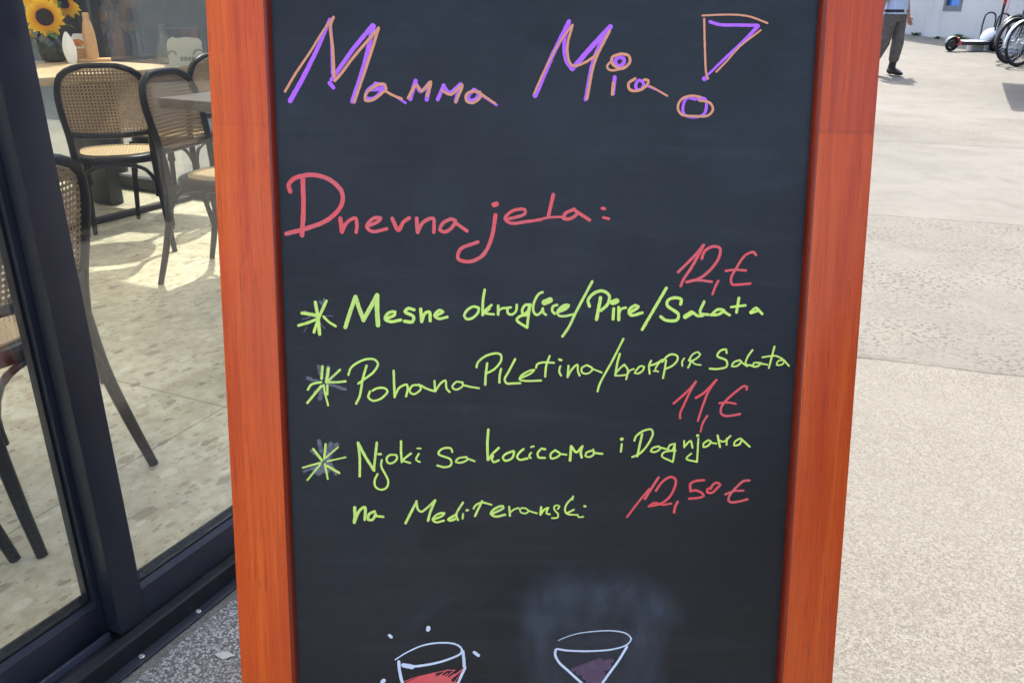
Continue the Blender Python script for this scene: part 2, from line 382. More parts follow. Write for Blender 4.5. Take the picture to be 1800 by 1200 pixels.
M = dict(
    wood=mat_wood_frame((.98, .92, .9), .25), wood_dim=mat_wood_frame((.78, .68, .78), .8), bevel=mat_frame_bevel(), board=mat_board(), smear=mat_smear(),  # second wood copy: dimmer light on the right stile put into the tint
    P=mat_marker("purple marker", (.66, .14, .95)), O=mat_marker("orange marker", (1.0, .36, .16), .2),
    R=mat_marker("red marker", (1.0, .105, .10), .3), G=mat_marker("lime marker", (.80, 1.0, .16), .3),
    W=mat_marker("white marker", (.84, .88, .95), .2), V=mat_marker("thin mauve wash", (.13, .072, .115), .5),
    X=mat_marker("rubbed grey chalk", (.30, .28, .30), .5, .60),
    alu=mat_alu(), rubber=mat_plain("black rubber gasket", (.008, .008, .009), .55, .4),
    track=mat_plain("brushed rail", (.16, .18, .23), .32, .5, .7), screw=mat_plain("zinc screw", (.55, .52, .48), .35, .5, .9),
    dark=mat_plain("black threshold", (.010, .010, .012), .5, .4, var=.4, scale=20),
    glass=mat_glass(boost=2.2), clear=mat_glass("clear acrylic", (.96, .97, .97)),
    pave=mat_pavement(), agg=mat_aggregate(), floor=mat_cafe_floor(), cane=mat_cane(),
    bent=mat_plain("black lacquered beech", (.006, .006, .0065), .38, .22, var=.3, scale=30),
    oak=mat_oak(), oak_shade=mat_oak("shade-toned oak", (.10, .070, .050), (.17, .125, .092)),  # second oak copy: shade on the smaller table put into its colour
    beech=mat_oak("turned beech", (.48, .27, .12), (.60, .37, .18)),
    black_metal=mat_plain("black steel", (.012, .012, .013), .45, .5),
    plaster=mat_plain("white plaster", (.62, .61, .58), .9, .2, bump=.1), stucco=mat_stucco(),
    slate=mat_plain("slate cladding", (.045, .055, .068), .7, .3, var=.2, scale=1.5),
    vase=mat_plain("dark green glaze", (.018, .026, .016), .12, .6, var=.3, scale=10),
    white=mat_plain("white porcelain", (.80, .79, .76), .3, .5, var=.04),
    petal=mat_petal(), seed=mat_plain("sunflower seed head", (.022, .014, .008), .85, .2, var=.6, scale=60, bump=.8, bscale=120),
    green=mat_plain("green stem", (.06, .13, .03), .6, .3, var=.3), weed=mat_plain("weed leaf", (.07, .13, .03), .7, .3, var=.4),
    cream=mat_plain("cream card", (.72, .69, .60), .7, .3, var=.03), greyink=mat_plain("grey print", (.33, .33, .30), .7, .3),
    orangeink=mat_plain("orange print", (.70, .25, .05), .7, .3, var=.5, scale=60),
    skin=mat_plain("skin", (.42, .22, .15), .5, .4, var=.1), hair=mat_plain("dark hair", (.03, .022, .016), .6, .3),
    shirt=mat_shirt(), trousers=mat_cloth("taupe trousers", (.105, .090, .078), (.155, .135, .118)),
    leather=mat_plain("black leather", (.012, .012, .013), .45, .5), buckle=mat_plain("steel buckle", (.6, .6, .58), .3, .5, .9),
    tyre=mat_plain("tyre rubber", (.016, .016, .017), .7, .3, bump=.4, bscale=300), silver=mat_plain("silver metal", (.55, .56, .58), .3, .5, .9),
    graphite=mat_plain("graphite paint", (.03, .032, .036), .35, .5), redp=mat_plain("red plastic", (.62, .05, .05), .4, .5),
    deck=mat_plain("grey grip tape", (.42, .44, .44), .8, .3), concrete=mat_plain("pale concrete", (.52, .50, .45), .85, .2, var=.12, bump=.3),
    paper=mat_plain("scrap of paper", (.45, .44, .41), .8, .2), anth=mat_plain("anthracite canvas", (.03, .032, .036), .85, .2),
    win_sky=mat_plain("sky tinted window glass", (.10, .26, .72), .08, .6, .35, var=.05),  # blue sky reflection put into the pane's base colour
    winframe=mat_plain('grey window frame', (.11, .12, .13), .5), cane_sunlit=mat_cane(.15, (.44, .32, .17), (.60, .45, .27)),  # seat cane lighter than backs: sunlight on the seats put into the colour
    trim=mat_plain("dark floor trim", (.02, .02, .022), .5, .4),
)

# ------------------------------------------------------------------ mesh helpers
def catmull(pts, step, closed=False):
    pts = [Vector(p) for p in pts]
    if len(pts) < 3 and not closed:
        n = max(2, int((pts[1] - pts[0]).length / step) + 1)
        return [pts[0].lerp(pts[1], i / n) for i in range(n + 1)]
    out = []; N = len(pts)
    segs = N if closed else N - 1
    for i in range(segs):
        p0 = pts[(i - 1) % N] if (closed or i > 0) else pts[0] * 2 - pts[1]
        p1 = pts[i]; p2 = pts[(i + 1) % N]
        p3 = pts[(i + 2) % N] if (closed or i + 2 < N) else p2 * 2 - p1
        def tj(a, b, t): return t + max(1e-6, (b - a).length) ** .5
        t0 = 0; t1 = tj(p0, p1, t0); t2 = tj(p1, p2, t1); t3 = tj(p2, p3, t2)
        n = max(1, int((p2 - p1).length / step))
        for j in range(n):
            t = t1 + (t2 - t1) * j / n
            A1 = p0 * ((t1 - t) / (t1 - t0)) + p1 * ((t - t0) / (t1 - t0))
            A2 = p1 * ((t2 - t) / (t2 - t1)) + p2 * ((t - t1) / (t2 - t1))
            A3 = p2 * ((t3 - t) / (t3 - t2)) + p3 * ((t - t2) / (t3 - t2))
            B1 = A1 * ((t2 - t) / (t2 - t0)) + A2 * ((t - t0) / (t2 - t0))
            B2 = A2 * ((t3 - t) / (t3 - t1)) + A3 * ((t - t1) / (t3 - t1))
            out.append(B1 * ((t2 - t) / (t2 - t1)) + B2 * ((t - t1) / (t2 - t1)))
    if not closed: out.append(pts[-1].copy())
    return out

def mat_added_roof():  # translucent roof cloth, added to let more light into the cafe
    k = NT("white awning fabric", (.80, .79, .75), .9, .1)
    out = k.t.nodes["Material Output"]; tl = k.n("ShaderNodeBsdfTranslucent"); tl.inputs[0].default_value = (.95, .92, .84, 1)
    mx = k.n("ShaderNodeMixShader"); mx.inputs[0].default_value = .54
    k.l(k.b.outputs[0], mx.inputs[1]); k.l(tl.outputs[0], mx.inputs[2]); k.l(mx.outputs[0], out.inputs[0])
    return k.m
M['added_roof'] = mat_added_roof()
class MB:
    def __init__(self): self.v = []; self.f = []; self.mi = []; self.uv = {}
    def quad_grid(self, rows, close_u=False, close_v=False, mi=0, flip=False):
        b = len(self.v); R = len(rows); Cn = len(rows[0])
        for r in rows: self.v += [tuple(p) for p in r]
        for i in range(R if close_v else R - 1):
            for j in range(Cn if close_u else Cn - 1):
                a = b + i * Cn + j; c = b + i * Cn + (j + 1) % Cn
                d = b + ((i + 1) % R) * Cn + (j + 1) % Cn; e = b + ((i + 1) % R) * Cn + j
                self.f.append((a, e, d, c) if flip else (a, c, d, e)); self.mi.append(mi)
        return b
    def ngon(self, pts, mi=0):
        b = len(self.v); self.v += [tuple(p) for p in pts]; self.f.append(tuple(range(b, b + len(pts)))); self.mi.append(mi)
    def tube(self, path, rad, seg=8, mi=0, caps=True, closed=False, flat=1.0):
        path = [Vector(p) for p in path]; n = len(path)
        if isinstance(rad, (int, float)): rad = [rad] * n
        elif len(rad) != n:
            m = len(rad) - 1
            rad = [rad[min(m, int(i / (n - 1) * m))] * (1 - ((i / (n - 1) * m) % 1)) + rad[min(m, int(i / (n - 1) * m) + 1)] * ((i / (n - 1) * m) % 1) for i in range(n)]
        rows = []; up = None
        for i in range(n):
            if closed: t = path[(i + 1) % n] - path[i - 1]
            else: t = path[min(i + 1, n - 1)] - path[max(i - 1, 0)]
            t.normalize()
            if up is None:
                up = Vector((0, 0, 1)) if abs(t.z) < .9 else Vector((0, 1, 0))
            x = up.cross(t); x.normalize(); y = t.cross(x); up = y
            rows.append([path[i] + (x * cos(2 * pi * k / seg) + y * sin(2 * pi * k / seg) * flat) * rad[i] for k in range(seg)])
        self.quad_grid(rows, close_u=True, close_v=closed, mi=mi)
        if caps and not closed:
            self.ngon(rows[0][::-1], mi); self.ngon(rows[-1], mi)
    def box(self, c, s, ax=None, bev=0.0, mi=0):
        """c centre, s full sizes, ax optional 3 axes"""
        c = Vector(c); ax = ax or (Vector((1, 0, 0)), Vector((0, 1, 0)), Vector((0, 0, 1)))
        bm = bmesh.new(); bmesh.ops.create_cube(bm, size=1)
        for v in bm.verts: v.co = Vector((v.co.x * s[0], v.co.y * s[1], v.co.z * s[2]))
        if bev: bmesh.ops.bevel(bm, geom=bm.edges[:], offset=min(bev, min(s) * .45), segments=2, affect='EDGES', profile=.6)
        b = len(self.v); bm.verts.index_update()
        for v in bm.verts: self.v.append(tuple(c + ax[0] * v.co.x + ax[1] * v.co.y + ax[2] * v.co.z))
        flip = ax[0].cross(ax[1]).dot(ax[2]) < 0
        for f in bm.faces:
            ids = [b + v.index for v in f.verts]
            self.f.append(tuple(ids[::-1] if flip else ids)); self.mi.append(mi)
        bm.free()
    def lathe(self, prof, c=(0, 0, 0), seg=24, mi=0, axis=None):
        c = Vector(c); rows = []
        X, Y, Z = axis or (Vector((1, 0, 0)), Vector((0, 1, 0)), Vector((0, 0, 1)))
        for r, z in prof: rows.append([c + (X * cos(2 * pi * k / seg) + Y * sin(2 * pi * k / seg)) * r + Z * z for k in range(seg)])
        self.quad_grid(rows, close_u=True, mi=mi)
        if prof[0][0] > 1e-5: self.ngon(rows[0][::-1], mi)
        if prof[-1][0] > 1e-5: self.ngon(rows[-1], mi)
    def build(self, name, mats, parent=None, smooth=True, auto=40):
        me = bpy.data.meshes.new(name); me.from_pydata(self.v, [], self.f)
        mats = mats if isinstance(mats, (list, tuple)) else [mats]
        for m in mats: me.materials.append(m)
        me.polygons.foreach_set('material_index', self.mi)
        if smooth:
            me.polygons.foreach_set('use_smooth', [True] * len(me.polygons))
            me.set_sharp_from_angle(angle=radians(auto))
        me.update()
        o = bpy.data.objects.new(name, me); scene.collection.objects.link(o)
        if parent: o.parent = parent
        return o
def uvset(o, fn):
    me = o.data; uv = me.uv_layers.new(name="UVMap")
    for l in me.loops:
        uv.data[l.index].uv = fn(me.vertices[l.vertex_index].co)
def tag(o, label=None, cat=None, group=None, kind=None):
    if label: o['label'] = label
    if cat: o['category'] = cat
    if group: o['group'] = group
    if kind: o['kind'] = kind
    return o
def thing(name, label, cat, loc=(0, 0, 0), rz=0.0, group=None):
    o = bpy.data.objects.new(name, None); scene.collection.objects.link(o)
    o.empty_display_size = .1
    o.location = loc; o.rotation_euler = (0, 0, rz)
    return tag(o, label, cat, group)
def copy_thing(root, loc, rz, label, group=None):
    r = root.copy(); scene.collection.objects.link(r); r.location = loc; r.rotation_euler = (0, 0, rz)
    r['label'] = label
    if group: r['group'] = group
    for ch in list(root.children):
        c = ch.copy(); scene.collection.objects.link(c); c.parent = r
        for g in ch.children:
            d = g.copy(); scene.collection.objects.link(d); d.parent = c
    return r
Z = Vector((0, 0, 1))
AX = (WV, NV, Z)

# ------------------------------------------------------------------ ground
def gz(y): return .06 * max(0.0, min(y, 24.0) - 11.5)
m = MB()
ys = [-120, -30, -8, 0, 4, 8, 10, 11, 11.5, 12, 13, 15, 18, 21, 24, 30, 60, 200]
def gzs(y):
    return sum(gz(y + d) for d in (-.8, -.4, 0, .4, .8)) / 5
m.quad_grid([[(x, y, gzs(y)) for x in (-200, -60, -20, -5, 0, 5, 10, 20, 60, 200)] for y in ys])
tag(m.build('pavement', M['pave']), kind='structure')
m = MB()
def rect(mb, s0, s1, n0, n1, z, k=1):
    mb.quad_grid([[sn(s0, n0, z), sn(s1, n0, z)], [sn(s0, n1, z), sn(s1, n1, z)]], flip=True)
rect(m, -6, 3.70, -1.165 + .02, -.62, .003)
tag(m.build('pebble_strip', M['agg']), kind='structure')
m = MB(); rect(m, -5, 3.70, -8.0, -1.17, .004)
tag(m.build('cafe_floor', M['floor']), kind='structure')

# ------------------------------------------------------------------ chalkboard A-sign
BO = Vector((.038, .72, 0)); LEAN = .2237; YAW = .0125
sign = thing('chalkboard_sign', 'tall wooden A-frame chalkboard menu with orange brown frame and coloured handwriting', 'chalkboard sign', BO, YAW)
def lean_empty_parent(o):
    o.parent = sign
    o.rotation_euler = (-LEAN, 0, 0)      # local z runs up the board, local -y points to the reader
HW, IH, TOP, BOT = .375, .3055, 1.36, .0
FT = .022
def frame_bar(name, x0, x1, z0, z1, inner):
    mb = MB()
    mb.box(((x0 + x1) / 2, FT / 2, (z0 + z1) / 2), (x1 - x0, FT, z1 - z0), bev=.0035)
    o = mb.build(name, M['wood_dim' if inner < 0 else 'wood']); lean_empty_parent(o); return o
fs1 = frame_bar('frame_stile', -HW, -IH - .005, BOT, TOP, 1)
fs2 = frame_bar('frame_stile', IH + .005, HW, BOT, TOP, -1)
fr1 = frame_bar('frame_rail', -IH - .0045, IH + .0045, TOP - .066, TOP, 0)
fr2 = frame_bar('frame_rail', -IH - .0045, IH + .0045, .10, .166, 0)
# moulded inner lip
def lip(name, a, b, nx, nz):
    mb = MB(); a = Vector(a); b = Vector(b); off = Vector((nx, 0, nz))
    prof = [(0, .0015), (.0022, .0022), (.0042, .0048), (.0052, .009), (.0054, .0155)]
    rows = [[p + off * d + Vector((0, y, 0)) for p in (a, b)] for d, y in prof]
    mb.quad_grid(rows, flip=(nx + nz) > 0)
    return mb
for L in (lip('l', (-IH - .0055, 0, .166), (-IH - .0055, 0, TOP - .066), 1, 0), lip('r', (IH + .0055, 0, .166), (IH + .0055, 0, TOP - .066), -1, 0)):
    o = L.build('frame_moulding', M['bevel']); lean_empty_parent(o)
# writing surface
mb = MB(); mb.box((0, .016, .73), (2 * IH + .004, .008, TOP - .20))
board = mb.build('blackboard', M['board']); lean_empty_parent(board)
BF = .012     # writing surface sits at local y = +.012
# rear leg of the A-frame
mb = MB()
rl_ax = (Vector((1, 0, 0)), Vector((0, cos(2 * LEAN), -sin(2 * LEAN))), Vector((0, sin(2 * LEAN), cos(2 * LEAN))))
hinge = Vector((0, .03, TOP - .01))
rear = []
def rear_bar(name, x0, x1, d0, d1, mat, th=.02):
    mb = MB(); mid = hinge - Vector((0, 0, 0))
    ax = (Vector((1, 0, 0)), Vector((0, cos(-2 * LEAN), sin(-2 * LEAN))), Vector((0, -sin(-2 * LEAN), cos(-2 * LEAN))))
    down = Vector((0, sin(2 * LEAN), -cos(2 * LEAN)))
    c = hinge + down * ((d0 + d1) / 2) + Vector(((x0 + x1) / 2, 0, 0))
    nrm = Vector((0, cos(2 * LEAN), sin(2 * LEAN)))
    mb.box(c, (x1 - x0, th, d1 - d0), (Vector((1, 0, 0)), nrm, -down), bev=.003)
    o = mb.build(name, mat); lean_empty_parent(o)
RLEN = 1.345
rear_bar('rear_stile', -HW, -IH, 0, RLEN, M['wood']); rear_bar('rear_stile', IH, HW, 0, RLEN, M['wood'])
rear_bar('rear_rail', -IH + .001, IH - .001, .01, .075, M['wood']); rear_bar('rear_rail', -IH + .001, IH - .001, RLEN - .16, RLEN - .10, M['wood'])
rear_bar('rear_board', -IH + .001, IH - .001, .077, RLEN - .162, M['board'], .008)

# handwriting: strokes in tenths of a millimetre on the board (x right, z up)
STROKES = [
('headline', [
('P',[54,42],False,[-2886,10921,-2741,11155,-2579,11448,-2409,11799]),
('P',[35],True,[-2409,11799,-2397,11572,-2398,11219]),
('P',[48,42],False,[-2433,11118,-2391,11067]),
('P',[45,48],False,[-2409,11157,-2164,11482,-1935,11742]),
('P',[54,48],True,[-1927,11735,-2040,11314,-2182,10918]),
('P',[39],True,[-1920,11106,-2007,11039,-2032,10966,-1952,10951,-1862,11018,-1829,11091,-1920,11117]),
('P',[48],True,[-1966,11052,-1845,11060]),
('P',[26],True,[-1830,11045,-1694,10976,-1579,10906]),
('P',[48],False,[-1526,10949,-1463,11148]),
('P',[39],True,[-1463,11141,-1412,11032,-1306,11126]),
('P',[48],False,[-1301,11126,-1340,10944]),
('P',[45],False,[-1214,10948,-1145,11101]),
('P',[39],True,[-1145,11096,-1082,11024,-955,11118]),
('P',[48],False,[-952,11113,-1010,10931]),
('P',[42],True,[-804,11057,-869,10981,-848,10938,-775,10959,-754,11017,-804,11057]),
('P',[29],True,[-735,11006,-646,10952,-546,10890]),
('O',[29,24],True,[-2937,11022,-2811,11219,-2659,11424,-2459,11715,-2368,11822]),
('O',[35],True,[-2368,11822,-2403,11739,-2386,11495,-2380,11188]),
('O',[32],True,[-2373,11142,-2299,11220,-2166,11387,-1869,11709]),
('O',[35,32],True,[-1869,11712,-1957,11453,-2159,10910]),
('O',[32],True,[-1797,11053,-1812,11107,-1893,11099,-2023,11005,-2033,10930,-1953,10935,-1822,11029]),
('O',[29],True,[-1798,11030,-1726,10991,-1622,10951]),
('O',[35],True,[-1549,10961,-1454,11099,-1395,11037,-1293,11137,-1332,10986]),
('O',[32],True,[-1162,11042,-1066,11003,-936,11105,-1010,10918]),
('O',[32],True,[-735,11029,-832,11036,-891,10997,-885,10931,-816,10912,-727,10982,-743,11026]),
('O',[26],True,[-724,11014,-646,10960,-565,10909])]),
('headline', [
('P',[58,45],False,[-110,10999,75,11422,261,11802]),
('P',[42],True,[264,11802,213,11591,236,11384,302,11288]),
('P',[55],False,[310,11292,522,11532,728,11748]),
('P',[55,45],True,[710,11725,557,11410,466,10959]),
('P',[45],False,[790,11203,776,11027]),
('P',[43],True,[783,11368,822,11420,886,11409,888,11358,836,11322,783,11368]),
('P',[36],True,[1032,11127,1066,11174,1120,11143,1098,11073,1041,11076,1032,11127]),
('P',[23],True,[1153,11112,1285,11062,1375,11013]),
('P',[35],True,[1845,11810,1956,11780,2148,11777,2380,11776]),
('P',[42,26],True,[2389,11768,2237,11607,2037,11421,1852,11242]),
('P',[55],False,[1809,11195,1821,11200]),
('P',[33],True,[1718,10968,1620,10983,1578,10886,1595,10802,1710,10772,1819,10804,1847,10906,1823,10977,1742,10976]),
('O',[24],True,[-120,11021,-4,11275,137,11537,294,11759]),
('O',[29],True,[302,11760,249,11546,268,11377,317,11323,445,11358,556,11428]),
('O',[22],True,[556,11428,649,11564,718,11702]),
('O',[32],True,[718,11702,558,11364,481,10967]),
('O',[32],True,[853,11458,757,11419,754,11357,865,11296,957,11367,942,11436,853,11458]),
('O',[26],True,[735,11365,700,11326,721,11285,801,11281,913,11320]),
('O',[36],True,[776,11141,768,11016]),
('O',[32],True,[1022,11189,947,11134,965,11069,1058,11057,1158,11120,1172,11170,1127,11179]),
('O',[21],True,[1186,11113,1293,11059,1395,11003]),
('O',[21],True,[1756,11874,1983,11885,2175,11883,2304,11863,2491,11799]),
('O',[24],True,[1777,11839,1799,11527,1827,11249,1849,11195]),
('O',[21],True,[2419,11723,2192,11545,2055,11390,1939,11270]),
('O',[28],True,[1774,10992,1668,11007,1556,10967,1518,10880,1562,10802,1710,10783,1872,10793,1921,10860,1882,10930,1759,10956])]),
('subheading', [
('R',[54],True,[-2774,10059,-2779,9721,-2807,9410]),
('R',[50],True,[-2924,9910,-2939,9987,-2868,10059,-2664,10100,-2464,10045,-2328,9902,-2341,9757,-2489,9599,-2731,9496,-2988,9427]),
('R',[50],True,[-2357,9606,-2341,9453]),
('R',[41],True,[-2341,9453,-2279,9562,-2182,9612,-2166,9544,-2177,9449]),
('R',[39],True,[-2053,9515,-1922,9573,-1887,9613,-1978,9608,-2053,9511,-1993,9459,-1821,9490]),
('R',[45],True,[-1755,9609,-1685,9474,-1626,9570,-1558,9615]),
('R',[46],True,[-1471,9611,-1462,9453]),
('R',[41],True,[-1462,9457,-1388,9575,-1278,9612,-1270,9538,-1275,9454]),
('R',[41],True,[-1080,9606,-1165,9561,-1202,9481,-1138,9459,-1051,9523,-1023,9591,-1080,9606]),
('R',[41],True,[-1028,9568,-887,9470]),
('R',[59],False,[-573,9773,-545,9782]),
('R',[46,41],True,[-556,9654,-601,9394,-709,9184,-865,9114,-991,9146,-968,9255,-762,9343]),
('R',[36],True,[-435,9603,-215,9672,-215,9719,-352,9707,-447,9617,-385,9565,-180,9584,-20,9608]),
('R',[41],True,[113,9893,59,9646]),
('R',[27],True,[-9,9617,93,9633,253,9638]),
('R',[39],True,[354,9727,252,9674,235,9620,322,9621,394,9682,354,9727]),
('R',[39],True,[389,9698,539,9604]),
('R',[36],False,[684,9740,712,9735]),
('R',[30],False,[698,9634,765,9619])]),
('menu_line', [
('G',[47],True,[-2334,8331,-2276,8502,-2204,8696]),
('G',[50],False,[-2204,8691,-2162,8553,-2115,8417]),
('G',[50],True,[-2118,8417,-2031,8570,-1949,8714]),
('G',[54],True,[-1949,8714,-1953,8537,-1946,8358]),
('G',[37],True,[-1861,8432,-1747,8483,-1741,8517,-1822,8503,-1861,8432,-1799,8401,-1676,8422]),
('G',[39],True,[-1519,8544,-1586,8560,-1624,8521,-1524,8462,-1538,8399,-1631,8407]),
('G',[39],False,[-1438,8553,-1429,8403]),
('G',[37],True,[-1428,8406,-1385,8505,-1335,8519,-1327,8412]),
('G',[34],True,[-1264,8472,-1175,8520,-1217,8540,-1276,8477,-1226,8438,-1125,8459]),
('G',[32],True,[-751,8568,-807,8587,-891,8539,-924,8473,-901,8437,-845,8440,-760,8512,-751,8568]),
('G',[32],True,[-681,8784,-702,8653,-706,8484]),
('G',[32],True,[-700,8521,-653,8559,-603,8602]),
('G',[28],True,[-686,8507,-629,8498,-573,8494]),
('G',[34],True,[-672,8521,-629,8559]),
('G',[32],True,[-522,8596,-522,8492]),
('G',[28],True,[-517,8536,-480,8563,-433,8570,-372,8577]),
('G',[30],True,[-410,8560,-407,8508,-358,8490,-311,8532,-302,8608]),
('G',[34],True,[-139,8604,-199,8608,-238,8542,-222,8490,-171,8533,-143,8609]),
('G',[32],True,[-143,8613,-165,8457,-178,8336]),
('G',[32],True,[-178,8336,-301,8428,-255,8476,-170,8486]),
('G',[30],True,[2,8759,-42,8739,-97,8637,-105,8533,-67,8488,-11,8524,7,8567]),
('G',[28],True,[7,8567,17,8510,45,8491]),
('G',[69],False,[25,8637,90,8666]),
('G',[32],True,[175,8608,128,8591,118,8534,147,8504]),
('G',[28],True,[176,8516,279,8558,316,8606,259,8608,178,8525,196,8483,243,8473,374,8497]),
('G',[37],True,[218,8549,301,8606]),
('G',[32],True,[586,8888,510,8738,401,8526,320,8346,245,8233]),
('G',[37],True,[560,8595,542,8666,616,8754,716,8777,793,8718,771,8616,696,8545]),
('G',[41],True,[688,8697,670,8582,647,8437]),
('G',[37],True,[848,8566,843,8443]),
('G',[67],False,[834,8642,879,8659]),
('G',[37],True,[907,8583,911,8433]),
('G',[30],True,[909,8498,938,8563,991,8580]),
('G',[36],True,[1030,8512,1140,8592,1105,8609,1029,8546,1053,8490,1187,8519]),
('G',[37],True,[1464,8814,1330,8568,1194,8319]),
('G',[37],True,[1640,8623,1647,8679,1578,8701,1487,8670,1480,8611,1620,8501,1605,8436,1470,8432,1409,8474]),
('G',[58],True,[1772,8522,1702,8475]),
('G',[34],True,[1698,8464,1771,8532,1849,8485,1909,8488]),
('G',[34],True,[1918,8655,1877,8522,1976,8499]),
('G',[34],True,[2010,8494,2083,8562,2160,8551,2094,8503,2010,8499]),
('G',[31],True,[2143,8546,2231,8495]),
('G',[34],True,[2330,8699,2310,8529]),
('G',[30],True,[2243,8592,2411,8613]),
('G',[31],True,[2475,8530,2540,8586,2567,8556,2484,8521]),
('G',[31],True,[2552,8578,2617,8512])]),
('menu_line', [
('G',[27],True,[-2313,7756,-2277,7846,-2122,7940,-2003,7946,-1956,7894,-2006,7799,-2197,7650]),
('G',[29],True,[-2094,7868,-2145,7694,-2183,7501,-2229,7404]),
('G',[27],True,[-2028,7563,-1994,7586,-1888,7597,-1849,7558,-1928,7467,-2031,7440,-2081,7484,-2059,7554]),
('G',[29],True,[-1771,7808,-1765,7485]),
('G',[27],True,[-1760,7502,-1703,7604,-1614,7639,-1604,7599,-1628,7494]),
('G',[26],True,[-1481,7635,-1549,7626,-1584,7556,-1537,7521,-1447,7588,-1472,7640]),
('G',[27],True,[-1450,7630,-1379,7591,-1302,7563]),
('G',[27],True,[-1284,7684,-1277,7557]),
('G',[26],True,[-1277,7557,-1207,7658,-1153,7693,-1140,7592,-1102,7550]),
('G',[24],True,[-951,7666,-1020,7676,-1071,7610,-1029,7578,-943,7628,-948,7671]),
('G',[24],True,[-943,7636,-849,7614,-750,7597]),
('G',[27],True,[-779,7855,-766,7907,-675,7988,-552,8024,-491,8010,-486,7937,-562,7835,-664,7777]),
('G',[29],True,[-651,7902,-669,7751,-675,7641]),
('G',[27],True,[-485,7835,-503,7751,-505,7668]),
('G',[27],True,[-317,7955,-388,7814,-442,7704,-418,7659,-341,7658,-254,7661]),
('G',[25],True,[-265,7716,-127,7782,-86,7824,-142,7815,-252,7742,-259,7705,-193,7690,-3,7695]),
('G',[27],True,[96,7993,57,7879,45,7743]),
('G',[25],True,[-66,7850,-56,7891,0,7914,148,7912]),
('G',[31],False,[212,7952,235,7945]),
('G',[25],True,[226,7869,211,7806,235,7756]),
('G',[27],True,[323,7874,315,7738]),
('G',[25],True,[315,7738,360,7825,428,7890,437,7812,458,7757]),
('G',[23],True,[545,7886,482,7849,488,7794,555,7781,614,7839,545,7886]),
('G',[21],True,[605,7841,667,7818,724,7795]),
('G',[26],True,[972,8204,850,7944,730,7714,691,7619,679,7563]),
('G',[27],True,[936,8022,911,7927,888,7761]),
('G',[23],True,[888,7757,955,7759,1014,7767]),
('G',[23],True,[904,7800,944,7851,993,7893]),
('G',[24],True,[993,7893,1035,7834,1034,7774,1019,7714]),
('G',[22],True,[1034,7774,1066,7824,1108,7839]),
('G',[23],True,[1138,7824,1120,7792,1156,7782,1221,7826,1232,7867,1186,7875,1138,7824]),
('G',[25],True,[1314,7941,1290,7886,1300,7784]),
('G',[25],True,[1295,7884,1353,7896,1447,7953]),
('G',[22],True,[1435,7946,1383,7874,1365,7825,1402,7808]),
('G',[17],False,[1345,7814,1372,7814]),
('G',[25],True,[1448,7927,1496,7989,1557,8021,1623,8002,1631,7955,1579,7887,1498,7844]),
('G',[25],True,[1493,7948,1480,7836,1463,7729]),
('G',[22],True,[1709,7971,1686,7930,1690,7879]),
('G',[23],True,[1765,7945,1808,8019,1873,8048,1900,8020,1860,7973,1803,7939]),
('G',[23],True,[1780,7973,1785,7913,1760,7858]),
('G',[20],True,[1803,7935,1846,7901,1912,7892]),
('G',[26],True,[2216,8039,2208,8082,2146,8070,2104,8004,2220,7944,2224,7874,2126,7844,2023,7847]),
('G',[24],True,[2377,7953,2310,7926,2287,7878,2347,7880,2399,7935,2377,7953]),
('G',[21],True,[2392,7932,2470,7878]),
('G',[24],True,[2525,8075,2470,7988,2452,7904,2535,7887]),
('G',[24],True,[2619,7919,2551,7919,2536,7878,2604,7880,2636,7919]),
('G',[21],True,[2637,7910,2715,7898]),
('G',[24],True,[2787,8119,2761,7989,2734,7858]),
('G',[21],True,[2649,7988,2803,8006,2890,7972]),
('G',[21],True,[2909,7955,2844,7946,2826,7897,2895,7902,2918,7946]),
('G',[22],True,[2912,7951,2976,7883])]),
('menu_line', [
('G',[31],True,[-2219,6916,-2203,6719,-2209,6493]),
('G',[35],True,[-2219,6913,-2133,6737,-2033,6566]),
('G',[31],True,[-1991,6917,-2012,6755,-2037,6571]),
('G',[31],False,[-1973,6773,-1946,6773]),
('G',[26],True,[-1935,6698,-1945,6626,-1862,6430,-1885,6348,-1952,6320,-2020,6357,-2027,6444,-1991,6520]),
('G',[26],True,[-1830,6765,-1756,6759,-1753,6711,-1806,6660,-1866,6665,-1874,6729,-1830,6765]),
('G',[29],True,[-1697,6935,-1699,6810,-1693,6675]),
('G',[26],True,[-1684,6698,-1579,6783]),
('G',[24],True,[-1667,6687,-1589,6662]),
('G',[22],False,[-1500,6846,-1460,6846]),
('G',[24],True,[-1484,6778,-1519,6702,-1473,6675]),
('G',[26],True,[-1076,6802,-1093,6847,-1197,6843,-1246,6780,-1094,6703,-1095,6635,-1173,6609,-1260,6631]),
('G',[24],True,[-903,6740,-1004,6721,-1034,6676,-973,6667,-886,6713,-912,6740]),
('G',[24],True,[-895,6722,-805,6686]),
('G',[32],True,[-637,7083,-648,6910,-644,6706]),
('G',[30],True,[-639,6703,-590,6774,-510,6855]),
('G',[28],True,[-579,6754,-596,6709,-574,6675,-509,6698]),
('G',[28],True,[-331,6816,-428,6776,-461,6731,-428,6692,-342,6732,-321,6805]),
('G',[28],True,[-207,6842,-256,6799,-286,6743,-255,6707,-158,6723]),
('G',[26],False,[-114,6867,-86,6876]),
('G',[26],True,[-115,6794,-139,6752,-120,6729]),
('G',[28],True,[55,6839,14,6848,-39,6777,-26,6738,53,6730]),
('G',[26],True,[176,6828,123,6778,129,6724,199,6738,242,6780,176,6828]),
('G',[24],True,[236,6780,315,6772]),
('G',[32],True,[372,6877,362,6699]),
('G',[30],True,[375,6879,436,6801,510,6879]),
('G',[30],True,[510,6879,490,6801,504,6736]),
('G',[26],True,[619,6821,560,6799,547,6758,599,6743,653,6781,641,6837]),
